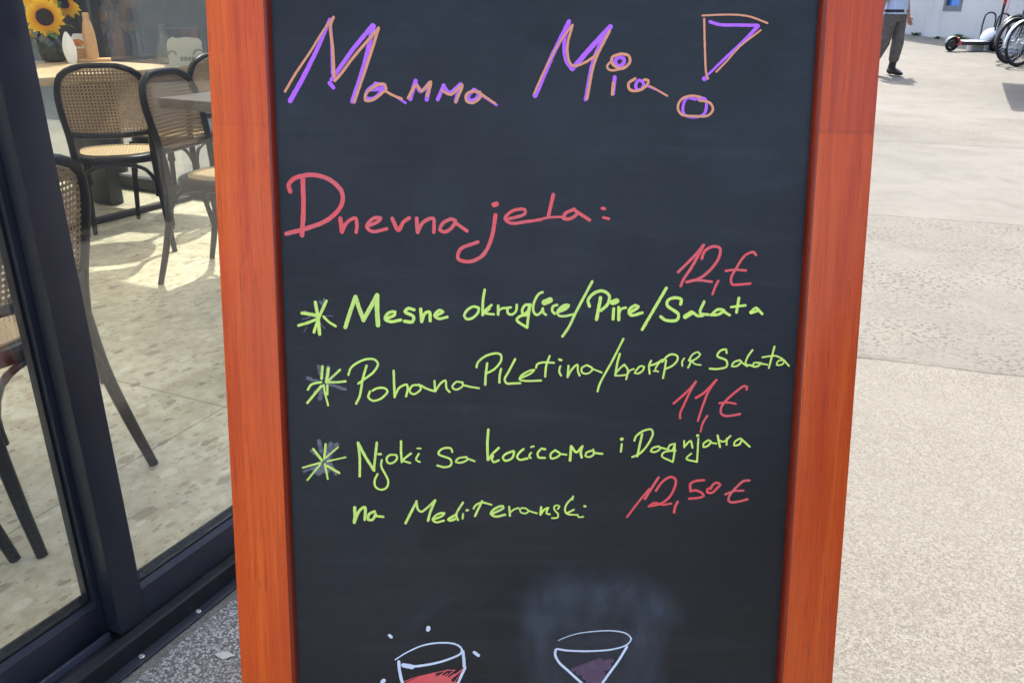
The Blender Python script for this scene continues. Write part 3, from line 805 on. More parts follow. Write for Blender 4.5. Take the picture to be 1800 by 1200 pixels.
('G',[26],True,[647,6801,701,6788,756,6784]),
('G',[42],False,[985,6969,990,6971]),
('G',[26],True,[990,6906,981,6812]),
('G',[26],True,[1142,6951,1158,7001,1259,7079,1346,7091,1365,7041,1300,6889,1199,6777,1122,6744]),
('G',[28],True,[1235,7032,1208,6889,1183,6753]),
('G',[24],True,[1443,6880,1371,6858,1346,6817,1399,6808,1462,6853,1443,6880]),
('G',[23],True,[1458,6866,1542,6844]),
('G',[24],True,[1639,6913,1578,6895,1558,6835,1607,6830,1639,6904]),
('G',[24],True,[1639,6908,1635,6781,1621,6682]),
('G',[23],True,[1621,6682,1482,6759,1512,6805,1651,6827]),
('G',[24],True,[1750,6949,1754,6868]),
('G',[24],True,[1753,6872,1829,6949,1855,6863]),
('G',[35],False,[1909,7016,1916,7016]),
('G',[24],True,[1923,6980,1918,6683]),
('G',[23],True,[1918,6683,1786,6724,1844,6789]),
('G',[24],True,[2046,6959,1990,6917,1989,6872,2049,6891,2076,6945,2046,6959]),
('G',[21],True,[2073,6927,2147,6916]),
('G',[26],True,[2156,7017,2192,6873]),
('G',[24],True,[2164,6963,2238,6941,2313,7013]),
('G',[23],True,[2271,6981,2271,6900]),
('G',[24],True,[2431,6981,2372,6942,2362,6895,2431,6909,2454,6963]),
('G',[24],True,[2445,6978,2500,6928,2555,6877])]),
('menu_line', [
('G',[39],True,[-2280,6091,-2282,5990,-2290,5897]),
('G',[35],True,[-2290,5897,-2220,6054,-2157,6097,-2161,5934]),
('G',[35],True,[-2036,6041,-2107,6005,-2117,5934,-2065,5934,-2025,6008]),
('G',[32],True,[-2029,5981,-1933,5972])]),
('menu_line', [
('G',[32],True,[-1659,5889,-1590,6027,-1521,6160]),
('G',[28],True,[-1521,6175,-1502,6064,-1464,6037,-1396,6083,-1290,6188]),
('G',[32],True,[-1290,6184,-1353,6028,-1381,5922]),
('G',[28],True,[-1319,5935,-1201,5987,-1178,6019,-1257,6009,-1324,5935,-1284,5902,-1187,5923]),
('G',[32],True,[-1046,5995,-1131,5936,-1108,5921,-1047,5945]),
('G',[28],True,[-949,6157,-1032,6000,-1012,5932]),
('G',[26],True,[-948,6010,-954,5951]),
('G',[28],False,[-906,6056,-888,6060]),
('G',[25],True,[-818,6080,-792,6124,-713,6158,-599,6130]),
('G',[28],True,[-713,6176,-801,5982]),
('G',[30],True,[-590,6010,-450,6090,-458,6112,-555,6080,-607,6014,-555,5977,-428,6001]),
('G',[27],True,[-379,6103,-370,5986]),
('G',[22],True,[-370,6022,-319,6070,-264,6088]),
('G',[22],True,[-216,6090,-250,6070,-235,6031,-181,6018,-139,6045,-173,6083,-216,6090]),
('G',[22],True,[-140,6054,-87,6034,-35,6020]),
('G',[29],True,[15,6099,8,6002]),
('G',[26],True,[8,6002,59,6071,103,6090]),
('G',[24],True,[101,6089,81,6020,124,6007]),
('G',[22],True,[222,6077,243,6109,221,6125,177,6109,181,6064,227,6009,224,5966,151,5957]),
('G',[24],True,[408,6239,400,6197]),
('G',[24],True,[404,6224,334,6145,310,6073,328,6019,382,6001]),
('G',[24],True,[343,6026,420,6067]),
('G',[22],True,[378,6005,460,5999]),
('G',[22],True,[464,6003,482,5971,538,5976]),
('G',[29],False,[548,6114,561,6111])]),
('price', [
('R',[34],True,[1597,9004,1777,9189,1885,9322]),
('R',[34],True,[1885,9322,1757,9067,1658,8907,1635,8840]),
('R',[34],True,[1870,9164,1900,9251,1998,9306,2078,9285,2071,9177,1985,9043,1855,8933,1702,8887]),
('R',[29],True,[1703,8884,1823,8908,2000,8892]),
('R',[30],True,[2076,8901,2042,8828,2016,8744]),
('R',[30],True,[2507,9209,2478,9242,2380,9204,2287,9061,2226,8935,2243,8863,2331,8860,2456,8872]),
('R',[29],True,[2159,9019,2271,9034,2398,9025])]),
('price', [
('R',[29],True,[1604,7416,1739,7540,1808,7613,1863,7687]),
('R',[27],True,[1863,7687,1797,7560,1714,7360,1689,7293,1690,7232]),
('R',[30],True,[1871,7486,1916,7511,1986,7567,2109,7707]),
('R',[27],True,[2109,7707,2024,7574,1955,7374,1907,7199]),
('R',[26],True,[2020,7264,1970,7173,1946,7065]),
('R',[29],True,[2480,7590,2485,7626,2451,7635,2344,7555,2223,7435,2180,7348,2195,7281,2248,7262,2326,7269,2417,7287]),
('R',[26],True,[2160,7420,2253,7430,2358,7415])]),
('price', [
('R',[32],True,[1454,6482,1379,6354,1296,6207]),
('R',[26],True,[1345,6335,1202,6146,1080,5970]),
('R',[30],True,[1428,6313,1508,6432,1608,6491,1665,6460,1655,6345,1586,6216,1483,6143,1347,6111]),
('R',[26],True,[1347,6111,1412,6157,1519,6132,1624,6148]),
('R',[33],True,[1702,6169,1674,6108,1663,6032]),
('R',[31],True,[2017,6449,1892,6432,1850,6400,1856,6307]),
('R',[30],True,[1856,6309,1926,6317,2002,6280,2024,6247,1975,6226,1842,6210]),
('R',[31],True,[2107,6350,2063,6333,2061,6296,2113,6284,2192,6356,2219,6395,2166,6418,2120,6381,2105,6342]),
('R',[31],True,[2577,6447,2506,6439,2397,6331,2335,6238,2334,6183,2376,6164,2453,6173,2564,6203]),
('R',[27],True,[2289,6267,2387,6308,2509,6316])]),
('asterisk', [
('G',[34],False,[-2885,8351,-2784,8380,-2656,8432]),
('G',[40],True,[-2838,8499,-2730,8483,-2638,8463]),
('G',[40],True,[-2678,8627,-2655,8466,-2640,8248]),
('G',[34],True,[-2548,8644,-2647,8432,-2707,8270]),
('G',[29],True,[-2588,8458,-2531,8399,-2448,8344]),
('X',[23],False,[-2576,8669,-2620,8500]),
('X',[30],False,[-2621,8635,-2584,8585]),
('X',[17],False,[-2820,8525,-2713,8491]),
('X',[13],False,[-2841,8423,-2714,8457]),
('X',[13],False,[-2579,8466,-2478,8467]),
('X',[13],False,[-2658,8364,-2629,8227]),
('X',[13],False,[-2632,8381,-2576,8313]),
('X',[13],False,[-2821,8278,-2794,8329]),
('X',[27],False,[-2674,8381,-2644,8279])]),
('asterisk', [
('G',[31],False,[-2619,7857,-2634,7709]),
('G',[34],False,[-2548,7835,-2578,7666]),
('G',[24],False,[-2410,7818,-2567,7675]),
('G',[27],True,[-2562,7666,-2469,7665,-2349,7676]),
('G',[27],True,[-2804,7573,-2759,7636,-2639,7666]),
('G',[31],False,[-2815,7411,-2729,7513,-2640,7619]),
('G',[24],True,[-2614,7631,-2593,7500,-2566,7380]),
('G',[26],False,[-2568,7631,-2572,7514]),
('X',[44],False,[-2666,7862,-2634,7709]),
('X',[44],False,[-2804,7714,-2664,7666]),
('X',[37],False,[-2417,7818,-2562,7666]),
('X',[41],False,[-2551,7640,-2360,7579]),
('X',[58],False,[-2666,7465,-2606,7622]),
('X',[58],False,[-2552,7845,-2574,7666]),
('X',[44],False,[-2720,7543,-2632,7622])]),
('asterisk', [
('G',[28],True,[-2612,6897,-2635,6714]),
('G',[31],True,[-2764,6834,-2662,6691]),
('G',[21],False,[-2462,6858,-2618,6727]),
('G',[21],True,[-2375,6733,-2598,6682]),
('G',[24],True,[-2899,6600,-2680,6664]),
('G',[24],True,[-2849,6443,-2681,6646]),
('G',[24],True,[-2629,6646,-2600,6456]),
('G',[31],True,[-2600,6624,-2536,6583,-2459,6534]),
('X',[45],False,[-2692,6942,-2671,6799]),
('X',[45],False,[-2787,6816,-2695,6736]),
('X',[62],False,[-2547,6901,-2596,6772]),
('X',[55],False,[-2474,6894,-2605,6700]),
('X',[38],False,[-2883,6551,-2707,6628]),
('X',[104],False,[-2710,6546,-2651,6646]),
('X',[45],False,[-2560,6646,-2499,6519]),
('X',[104],False,[-2744,6573,-2601,6583]),
('X',[86],False,[-2616,6772,-2585,6664])]),
('wine_glass_drawing', [
('W',[16,35],True,[-1818,4062,-1684,4153,-1462,4258,-1223,4294,-1047,4272,-977,4215,-977,4157,-1154,4062,-1376,3999,-1598,3970,-1722,3985]),
('W',[62],False,[-1713,3985,-1607,3961]),
('W',[39],True,[-1774,4035,-1767,3908,-1730,3734,-1658,3539,-1552,3422]),
('W',[39],True,[-959,4176,-946,4061,-942,3965]),
('W',[32],True,[-929,3951,-978,3840,-1032,3714,-1122,3538,-1248,3431,-1427,3392,-1552,3422]),
('W',[51],False,[-1393,4499,-1398,4470]),
('W',[40],False,[-1886,4394,-1865,4372]),
('W',[42],True,[-813,4162,-760,4119]),
('W',[53],False,[-1988,3755,-1971,3773]),
('W',[32],True,[-1401,3392,-1404,3077]),
('W',[32],True,[-1557,3047,-1404,3077,-1234,3066]),
('R',[12],True,[-1708,3755,-1556,3816,-1315,3877,-1155,3912,-1067,3915]),
('R',[62],False,[-1655,3729,-1333,3850]),
('R',[80],False,[-1620,3695,-1227,3811]),
('R',[80],False,[-1585,3637,-1174,3791]),
('R',[89],False,[-1550,3568,-1130,3733]),
('R',[89],False,[-1471,3500,-1202,3597]),
('R',[53],False,[-1601,3753,-1422,3830]),
('R',[12],True,[-1424,3714,-1151,3922]),
('R',[14],True,[-1371,3704,-1156,3869]),
('R',[12],True,[-1299,3714,-1062,3917]),
('R',[16],True,[-1246,3733,-1067,3859]),
('R',[20],True,[-1228,3704,-960,3927]),
('R',[11],True,[-1175,3685,-1067,3859]),
('R',[9],True,[-1068,3753,-951,3917]),
('R',[14],True,[-1512,3801,-1289,3883]),
('R',[12],True,[-1583,3772,-1520,3826]),
('R',[21],True,[-1157,3714,-1050,3752])]),
('cocktail_glass_drawing', [
('W',[9,27],True,[253,4323,334,4362,483,4414,748,4452,968,4454,1120,4416,1179,4347,1133,4271,975,4209,709,4180,399,4185,237,4209]),
('W',[32],True,[223,4195,216,4128,269,4022,386,3906,577,3722,704,3604]),
('W',[32],True,[1129,4237,1041,4069,930,3896,827,3731,740,3595]),
('W',[31],True,[722,3595,732,3162]),
('W',[31],True,[561,3132,732,3162,922,3142]),
('V',[53],False,[444,3916,792,4055]),
('V',[62],False,[598,3973,939,4041]),
('V',[98],False,[529,3887,892,3964]),
('V',[107],False,[619,3828,815,3848]),
('V',[116],False,[674,3751,781,3789]),
('V',[98],False,[721,3653,765,3712])]),
]
def ribbon(mb, pts, ws, smooth, y0, mi, rnd):
    P = [Vector((a / 10000, b / 10000, 0)) for a, b in pts]
    ws = [w / 10000 for w in ws]
    step = .0022
    if smooth and len(P) > 2:
        path = catmull(P, step)
    else:
        path = []
        for a, b in zip(P[:-1], P[1:]):
            n = max(2, int((b - a).length / step)); path += [a.lerp(b, i / n) for i in range(n)]
        path.append(P[-1])
    n = len(path); rows = []; hgt = y0
    ph = rnd.random() * 100
    for i, p in enumerate(path):
        t = path[min(i + 1, n - 1)] - path[max(i - 1, 0)]
        if t.length < 1e-7: t = Vector((1, 0, 0))
        t.normalize(); nr = Vector((-t.y, t.x, 0))
        f = i / (n - 1); q = f * (len(ws) - 1); k = min(int(q), len(ws) - 2) if len(ws) > 1 else 0
        w = ws[0] if len(ws) == 1 else ws[k] + (ws[k + 1] - ws[k]) * (q - k)
        w *= .5
        w1 = w * (1 + .16 * noise.noise(Vector((ph, i * .55, 0)))); w2 = w * (1 + .16 * noise.noise(Vector((ph, i * .6, 7))))
        hgt = y0 - i * 2.2e-6
        a = p + nr * w1; b = p - nr * w2
        rows.append([(a.x, hgt, a.y), (p.x, hgt - 1e-5, p.y), (b.x, hgt, b.y)])
    mb.quad_grid(rows, mi=mi, flip=True)
    def disc(p, w, h):
        mb.ngon([(p.x + w * cos(-2 * pi * k / 12) * (1 + .06 * rnd.uniform(-1, 1)), h, p.y + w * sin(-2 * pi * k / 12)) for k in range(12)][::-1], mi)
    disc(path[0], ws[0] / 2, y0 - 4e-6 - 1e-5); disc(path[-1], ws[-1] / 2, hgt - 4e-6 - 1e-5)
    # round the sharp corners
    if len(P) > 2:
        for j in range(1, len(P) - 1):
            a = (P[j] - P[j - 1]).normalized(); b = (P[j + 1] - P[j]).normalized()
            if a.dot(b) < .55:
                w = ws[min(len(ws) - 1, round(j / (len(P) - 1) * (len(ws) - 1)))]
                disc(P[j], w / 2 * .98, hgt - 8e-6 - j * 2e-6)
LAYER = dict(X=0, V=0, R=0, P=0, G=1, W=1, O=2)
for name, strokes in STROKES:
    mb = MB(); cols = sorted({s[0] for s in strokes}); rnd = random.Random(len(strokes))
    for i, (c, ws, sm, pts) in enumerate(strokes):
        y0 = BF - .00008 - LAYER[c] * .00028 - i * 2.4e-6
        flat = list(zip(pts[0::2], pts[1::2]))
        ribbon(mb, flat, ws, sm, y0, cols.index(c), rnd)
    o = mb.build(name, [M[c] for c in cols], board, smooth=False)
# wiped chalk cloud round the cocktail glass
SMEAR = [([(-372, 4670), (-326, 4977), (-173, 5231), (86, 5370), (370, 5403), (609, 5345), (775, 5333), (1058, 5408), (1345, 5346), (1566, 5169), (1814, 4914), (1930, 4735), (1877, 4567), (1761, 4437), (1748, 4150), (1728, 3728), (1684, 3247), (954, 2977), (-32, 2979), (-232, 3518), (-321, 4152)], 0.036, 0.95), ([(-1692, 4361), (-1604, 4645), (-1387, 4875), (-1052, 4977), (-672, 4990), (-433, 4926), (-481, 4850), (-862, 4850), (-1197, 4747), (-1438, 4567), (-1561, 4309)], 0.014, 0.28), ([(1053, 4747), (1332, 5003), (1722, 4824), (1732, 4567), (1623, 4255), (1622, 3622), (1377, 3622), (1409, 4151), (1469, 4515)], 0.022, 0.45)]
def smear(poly, fade, amount, y):
    P = [Vector((a / 10000, b / 10000)) for a, b in poly]
    x0, x1 = min(p.x for p in P), max(p.x for p in P); z0, z1 = min(p.y for p in P), max(p.y for p in P)
    nx, nz = int((x1 - x0) / .004), int((z1 - z0) / .004)
    rows = [[(x0 + (x1 - x0) * i / nx, y, z0 + (z1 - z0) * j / nz) for i in range(nx + 1)] for j in range(nz + 1)]
    mb = MB(); mb.quad_grid(rows)
    o = mb.build('chalk_smear', M['smear'], board, smooth=False)
    at = o.data.attributes.new('cover', 'FLOAT', 'POINT')
    for i, v in enumerate(o.data.vertices):
        p = Vector((v.co.x, v.co.z)); inside = False; d = 9
        for a, b in zip(P, P[1:] + P[:1]):
            if (a.y > p.y) != (b.y > p.y) and p.x < (b.x - a.x) * (p.y - a.y) / (b.y - a.y) + a.x: inside = not inside
            ab = b - a; t = max(0, min(1, (p - a).dot(ab) / ab.length_squared)); d = min(d, (p - a - ab * t).length)
        d += .011 * noise.noise(Vector((p.x * 18, p.y * 18, 3))) + .007 * noise.noise(Vector((p.x * 45, p.y * 45, 5)))
        c = max(0, min(1, d / fade)) if inside else 0
        rim = max(0, 1 - abs(d - fade) / (.035)) if inside else 0
        at.data[i].value = amount * c * (.60 + .55 * rim)
for k_, (poly, fade, am) in enumerate(SMEAR): smear(poly, fade, am, BF - .00002 - k_ * 1e-5)

# ------------------------------------------------------------------ sliding glass front
P0 = -1.188
th = thing('door_threshold', 'black metal door threshold with screwed flange on pebble concrete', 'threshold', sn(-2, P0))
def loc_sn(e):      # child meshes are authored in world space, stored relative to their thing
    e_m = e.matrix_basis.inverted()
    return e_m
def wbuild(mb, name, mat, parent, **kw):
    inv = parent.matrix_basis.inverted()
    mb.v = [tuple(inv @ Vector(v)) for v in mb.v]
    return mb.build(name, mat, parent, **kw)
S0, S1 = -5.0, 3.70
def sbox(mb, s0, s1, n0, n1, z0, z1, bev=0.0, mi=0):
    mb.box(sn((s0 + s1) / 2, (n0 + n1) / 2, (z0 + z1) / 2), (s1 - s0, n1 - n0, z1 - z0), AX, bev, mi)
mb = MB()
prof = [(.0, .004), (.0, .044), (-.003, .048), (-.021, .050), (-.021, .040), (-.058, .040), (-.058, .046), (-.115, .046), (-.115, .004)]
mb.quad_grid([[sn(s, P0 + a, z) for a, z in prof] for s in (S0, S1)], flip=True)
wbuild(mb, 'sill', M['dark'], th, auto=25)
mb = MB(); sbox(mb, S0, S1, P0 + .0005, P0 + .0235, .0035, .0065, .001); wbuild(mb, 'flange', M['alu'], th)
mb = MB(); sbox(mb, S0, .768, P0 - .050, P0 - .043, .040, .056, .0015); wbuild(mb, 'track', M['track'], th)
for s in [0.7716 + 0.1415 * i for i in range(-4, 14)]:
    mb = MB(); mb.lathe([(.0055, .0066), (.0055, .0085), (.0042, .0095), (.0030, .0092), (.0024, .0078), (0, .0078)], sn(s + .013, P0 + .0105), 14)
    wbuild(mb, 'screw', M['screw'], th)
def door_panel(root, s0, s1, n_out, n_in, z0, zt, ws0, ws1, rail_h, glass_n, bead=.010):
    """frame of two stiles and two rails with a double glazed pane"""
    def member(name, a0, a1, b0, b1):
        mb = MB(); sbox(mb, a0, a1, n_in, n_out, b0, b1, .0012); return wbuild(mb, name, M['alu'], root)
    member('stile', s0, s0 + ws0, z0, zt); member('stile', s1 - ws1, s1, z0, zt)
    member('rail', s0 + ws0, s1 - ws1, z0, z0 + rail_h); member('rail', s0 + ws0, s1 - ws1, zt - rail_h, zt)
    a0, a1, b0, b1 = s0 + ws0, s1 - ws1, z0 + rail_h, zt - rail_h
    mb = MB()      # sloping glazing beads and gasket
    g = n_out - .006
    mb.quad_grid([[sn(a0, n_out - .001, b0), sn(a1, n_out - .001, b0)], [sn(a0, glass_n + .004, b0 + bead), sn(a1, glass_n + .004, b0 + bead)]], flip=True)
    wbuild(mb, 'glazing_bead', M['track'] if False else M['alu'], root)
    mb = MB()
    sbox(mb, a0, a1, glass_n + .0005, glass_n + .003, b0 + .001, b0 + bead + .004)
    sbox(mb, a0 - .0005, a0 + .005, glass_n + .0005, glass_n + .002, b0, b1); sbox(mb, a1 - .005, a1 + .0005, glass_n + .0005, glass_n + .002, b0, b1)
    sbox(mb, a0, a1, glass_n - .027, glass_n - .0225, b0 + .001, b0 + bead + .003)
    wbuild(mb, 'gasket', M['rubber'], root)
    mb = MB(); sbox(mb, a0 - .01, a1 + .01, glass_n - .022, glass_n, b0 + .004, b1 + .01)
    wbuild(mb, 'glass_pane', M['glass'], root, smooth=False)
rp = thing('glass_door_panel', 'dark grey framed glass panel beside the chalkboard, its wide stile crossing the view', 'glass door', sn(.774, P0 - .04))
door_panel(rp, .774, 2.30, P0 - .020, P0 - .058, .054, 2.86, .0585, .0585, .066, P0 - .032)
lp = thing('glass_door_panel', 'dark grey framed glass panel at the far left, set behind the wide stile', 'glass door', sn(-.8, P0 - .08))
door_panel(lp, -.90, .822, P0 - .062, P0 - .100, .046, 2.86, .0585, .0585, .067, P0 - .074)
fp = thing('glass_door_panel', 'dark grey framed glass panel hidden behind the chalkboard at the cafe corner', 'glass door', sn(2.3, P0 - .04))
door_panel(fp, 2.305, 3.60, P0 - .020, P0 - .058, .054, 2.86, .0585, .0585, .066, P0 - .032)

# cafe shell: roof, corner post, rear and end walls
cafe = thing('cafe_building', 'single storey cafe with dark framed glass fronts and an added unseen fabric roof that lets light in', 'building', sn(0, -4.5))
mb = MB(); sbox(mb, -5, 3.86, -8.2, P0 + .10, 2.985, 2.995); wbuild(mb, 'roof', M['added_roof'], cafe)  # unseen roof, made translucent to brighten the interior
mb = MB(); sbox(mb, -5, 3.86, P0 + .101, P0 + .16, 2.93, 3.06, .004); wbuild(mb, 'fascia', M['alu'], cafe)
mb = MB(); sbox(mb, -5, 3.60, P0 - .115, P0 + .02, 2.865, 2.979, .004); wbuild(mb, 'lintel', M['alu'], cafe)
mb = MB(); sbox(mb, 3.61, 3.80, P0 - .12, P0 + .01, .004, 2.979, .004); wbuild(mb, 'corner_post', M['alu'], cafe)
mb = MB(); sbox(mb, -5, 3.86, -8.2, -8.05, .0, 2.979); wbuild(mb, 'wall', M['plaster'], cafe)
mb = MB(); sbox(mb, -5.0, -4.9, -8.04, P0 - .12, .0, 2.979); wbuild(mb, 'wall', M['slate'], cafe)
# side glazing
GS = 3.72
gw = thing('glass_wall', 'dark framed window wall at the back of the cafe behind the tables', 'window wall', sn(GS, -4))
mb = MB(); sbox(mb, GS - .03, GS + .03, -8.04, P0 - .125, .004, .085, .003); wbuild(mb, 'rail', M['alu'], gw)
mb = MB(); sbox(mb, GS - .03, GS + .03, -8.04, P0 - .125, 2.90, 2.978, .003); wbuild(mb, 'rail', M['alu'], gw)
for n0, n1, t in ((-5.09, -4.79, .09), (-2.66, -2.56, .03), (-7.2, -7.1, .03)):
    mb = MB(); sbox(mb, GS - t, GS + t, n0, n1, .086, 2.899, .003); wbuild(mb, 'mullion', M['rubber'], gw)
for n0, n1 in ((-8.04, -7.2), (-7.1, -5.09), (-4.79, -2.66), (-2.56, P0 - .126)):
    mb = MB(); sbox(mb, GS - .010, GS + .010, n0, n1, .0865, 2.8995); wbuild(mb, 'glass_pane', M['glass'], gw, smooth=False)

# ------------------------------------------------------------------ cane chairs
def chair_parts(root):
    # local: facing +y, x to the sitter's right
    bt = M['bent']
    for s in (-1, 1):
        mb = MB(); pth = catmull([(s * .205, -.285, 0), (s * .193, -.245, .14), (s * .180, -.208, .30), (s * .172, -.192, .455)], .03)
        mb.tube(pth, [.0125, .015, .0165, .0165], 10); mb.build('leg', bt, root)
        mb = MB(); mb.tube([(s * .190, .190, 0), (s * .182, .178, .22), (s * .170, .165, .43)], [.0115, .0155, .018], 10); mb.build('leg', bt, root)
    arch = [(-.172, -.192, .455), (-.176, -.202, .56), (-.188, -.222, .68), (-.186, -.240, .765), (-.160, -.254, .835), (-.10, -.264, .868), (0, -.268, .876)]
    arch = arch + [(-x, y, z) for x, y, z in arch[-2::-1]]
    mb = MB(); mb.tube(catmull(arch, .025), .0155, 10); mb.build('back_frame', bt, root)
    mb = MB(); mb.tube(catmull([(-.168, -.203, .572), (-.09, -.228, .566), (0, -.236, .564), (.09, -.228, .566), (.168, -.203, .572)], .03), .0135, 8); mb.build('back_rail', bt, root)
    # cane back, concave
    def halfw(z):
        t = (z - .57) / (.868 - .57)
        base = .166 + .014 * min(1, t / .4)
        if t > .58: base *= sqrt(max(0.0, 1 - ((t - .58) / .43) ** 2.6))
        return base
    rows = []
    nz_, nx_ = 14, 12
    for i in range(nz_ + 1):
        z = .570 + (.866 - .570) * i / nz_; h = halfw(z); yb = -.204 - (z - .57) * .19
        rows.append([(h * (2 * j / nx_ - 1), yb - .030 * (1 - (h * (2 * j / nx_ - 1) / .18) ** 2) * min(1, .4 + (z - .57) * 3), z) for j in range(nx_ + 1)])
    mb = MB(); mb.quad_grid(rows); o = mb.build('backrest', M['cane'], root); uvset(o, lambda c: (c.x, c.z))
    mb = MB()
    edge = [Vector(r[0]) for r in rows] + [Vector(p) for p in rows[-1][1:]] + [Vector(r[-1]) for r in rows[-2::-1]]
    mb.tube([e + Vector((0, .004, 0)) for e in edge], .0030, 6); mb.build('cane_edging', M['oak'], root)
    # seat
    def outl(k, off=0.0):
        a = 2 * pi * k / 40; cx, cy = cos(a), sin(a)
        r = 1 / (abs(cx) ** 2.8 + abs(cy) ** 2.8) ** (1 / 2.8)
        x = cx * r * (.205 - off); y = cy * r * (.205 - off)
        return x * (1 + .10 * y / .2), y
    prof = [(.0, .425), (-.004, .44), (.0, .455), (.008, .461), (.038, .459), (.042, .452), (.042, .43), (.03, .424)]
    mb = MB(); mb.quad_grid([[(*outl(k, d), z) for k in range(40)] for d, z in prof], close_u=True, close_v=True, flip=True)
    mb.build('seat_frame', bt, root)
    mb = MB(); rows = [[(*[c * f for c in outl(k, .036)], .4605 - .004 * (1 - f)) for k in range(40)] for f in (1, .75, .5, .25, .02)]
    mb.quad_grid(rows, close_u=True, flip=True); mb.ngon(rows[-1])
    o = mb.build('seat', M['cane_sunlit'], root); uvset(o, lambda c: (c.x, c.y))
    mb = MB(); mb.tube([(*outl(k, .040), .4625) for k in range(40)], .0035, 6, closed=True); mb.build('seat_edging', M['oak'], root)
    # bentwood braces
    legs = [(-.182, -.215), (.182, -.215), (.183, .180), (-.183, .180)]
    for i in range(4):
        a, b = Vector((*legs[i], 0)), Vector((*legs[(i + 1) % 4], 0)); d = (b - a)
        a2, b2 = a + d * .05, b - d * .05; ins = -((a + b) / 2).normalized() * .012
        pts = [a2 + Z * .265, a2 + Z * .335 + ins * .4, a2 + d * .10 + Z * .395 + ins, a + d * .30 + Z * .418 + ins, a + d * .5 + Z * .421 + ins,
               a + d * .70 + Z * .418 + ins, b2 - d * .10 + Z * .395 + ins, b2 + Z * .335 + ins * .4, b2 + Z * .265]
        mb = MB(); mb.tube(catmull(pts, .025), .0095, 8); mb.build('brace', bt, root)
def rz_of(f): return atan2(-f[0], f[1])
CG = 'black bentwood chairs with cane seats and backs'
ch = thing('cane_chair', 'black cane chair with its back square to the glass, by the sunflower table', 'chair', (-1.965, 4.150, .004), rz_of((-.35, .935)), CG)
chair_parts(ch)
for loc, f, lab in (((-1.222, 3.590), (.975, -.22), 'black cane chair turned sideways under the small grey table edge, its seat lit'),
                    ((-1.287, 1.800), (-.975, .22), 'nearest black cane chair, cut by the wide dark door stile'),
                    ((-1.900, 4.750), (-.98, .20), 'black cane chair farthest right, only its arched top showing beside the chalkboard'),
                    ((-1.430, 1.385), (-.975, .22), 'black cane chair mostly out of view at the left, one slanting leg showing')):
    r_ = copy_thing(ch, (*loc, .004), rz_of(f), lab, CG)
    if 'nearest' in lab: r_.scale = (1, 1, .957)

# ------------------------------------------------------------------ tables
def table(name, label, s0, s1, n0, n1, zt, th_, mat):
    t = thing(name, label, 'table', sn((s0 + s1) / 2, (n0 + n1) / 2, .004), W_ANG)
    mb = MB(); mb.box((0, 0, zt - th_ / 2 - .004), (s1 - s0, n1 - n0, th_), bev=.004); mb.build('tabletop', mat, t)
    return t
TZ = .80
t1 = table('dining_table', 'long pale oak table carrying the sunflower vase', 1.7, 3.68, -5.0, -3.95, TZ, .042, M['oak'])
# local x = along wall, y = -n
for x in (.66, -.66):
    mb = MB(); mb.box((x, -.04, .378), (.09, .16, .750), bev=.004); mb.build('leg', M['black_metal'], t1)
mb = MB(); mb.box((0, -.40, .016), (1.9, .05, .030), bev=.003); mb.build('foot_bar', M['black_metal'], t1)
t2 = table('dining_table', 'dark shade-toned oak table whose edge juts in beside the chalkboard', 2.41, 3.31, -2.79, -1.89, TZ, .040, M['oak_shade'])  # this table's shade is put into its wood colour
mb = MB(); mb.lathe([(.035, .02), (.035, .755)], seg=16); mb.build('pedestal', M['black_metal'], t2)
mb = MB(); mb.lathe([(.24, .0), (.24, .012), (.05, .02)], seg=32); mb.build('base', M['black_metal'], t2)

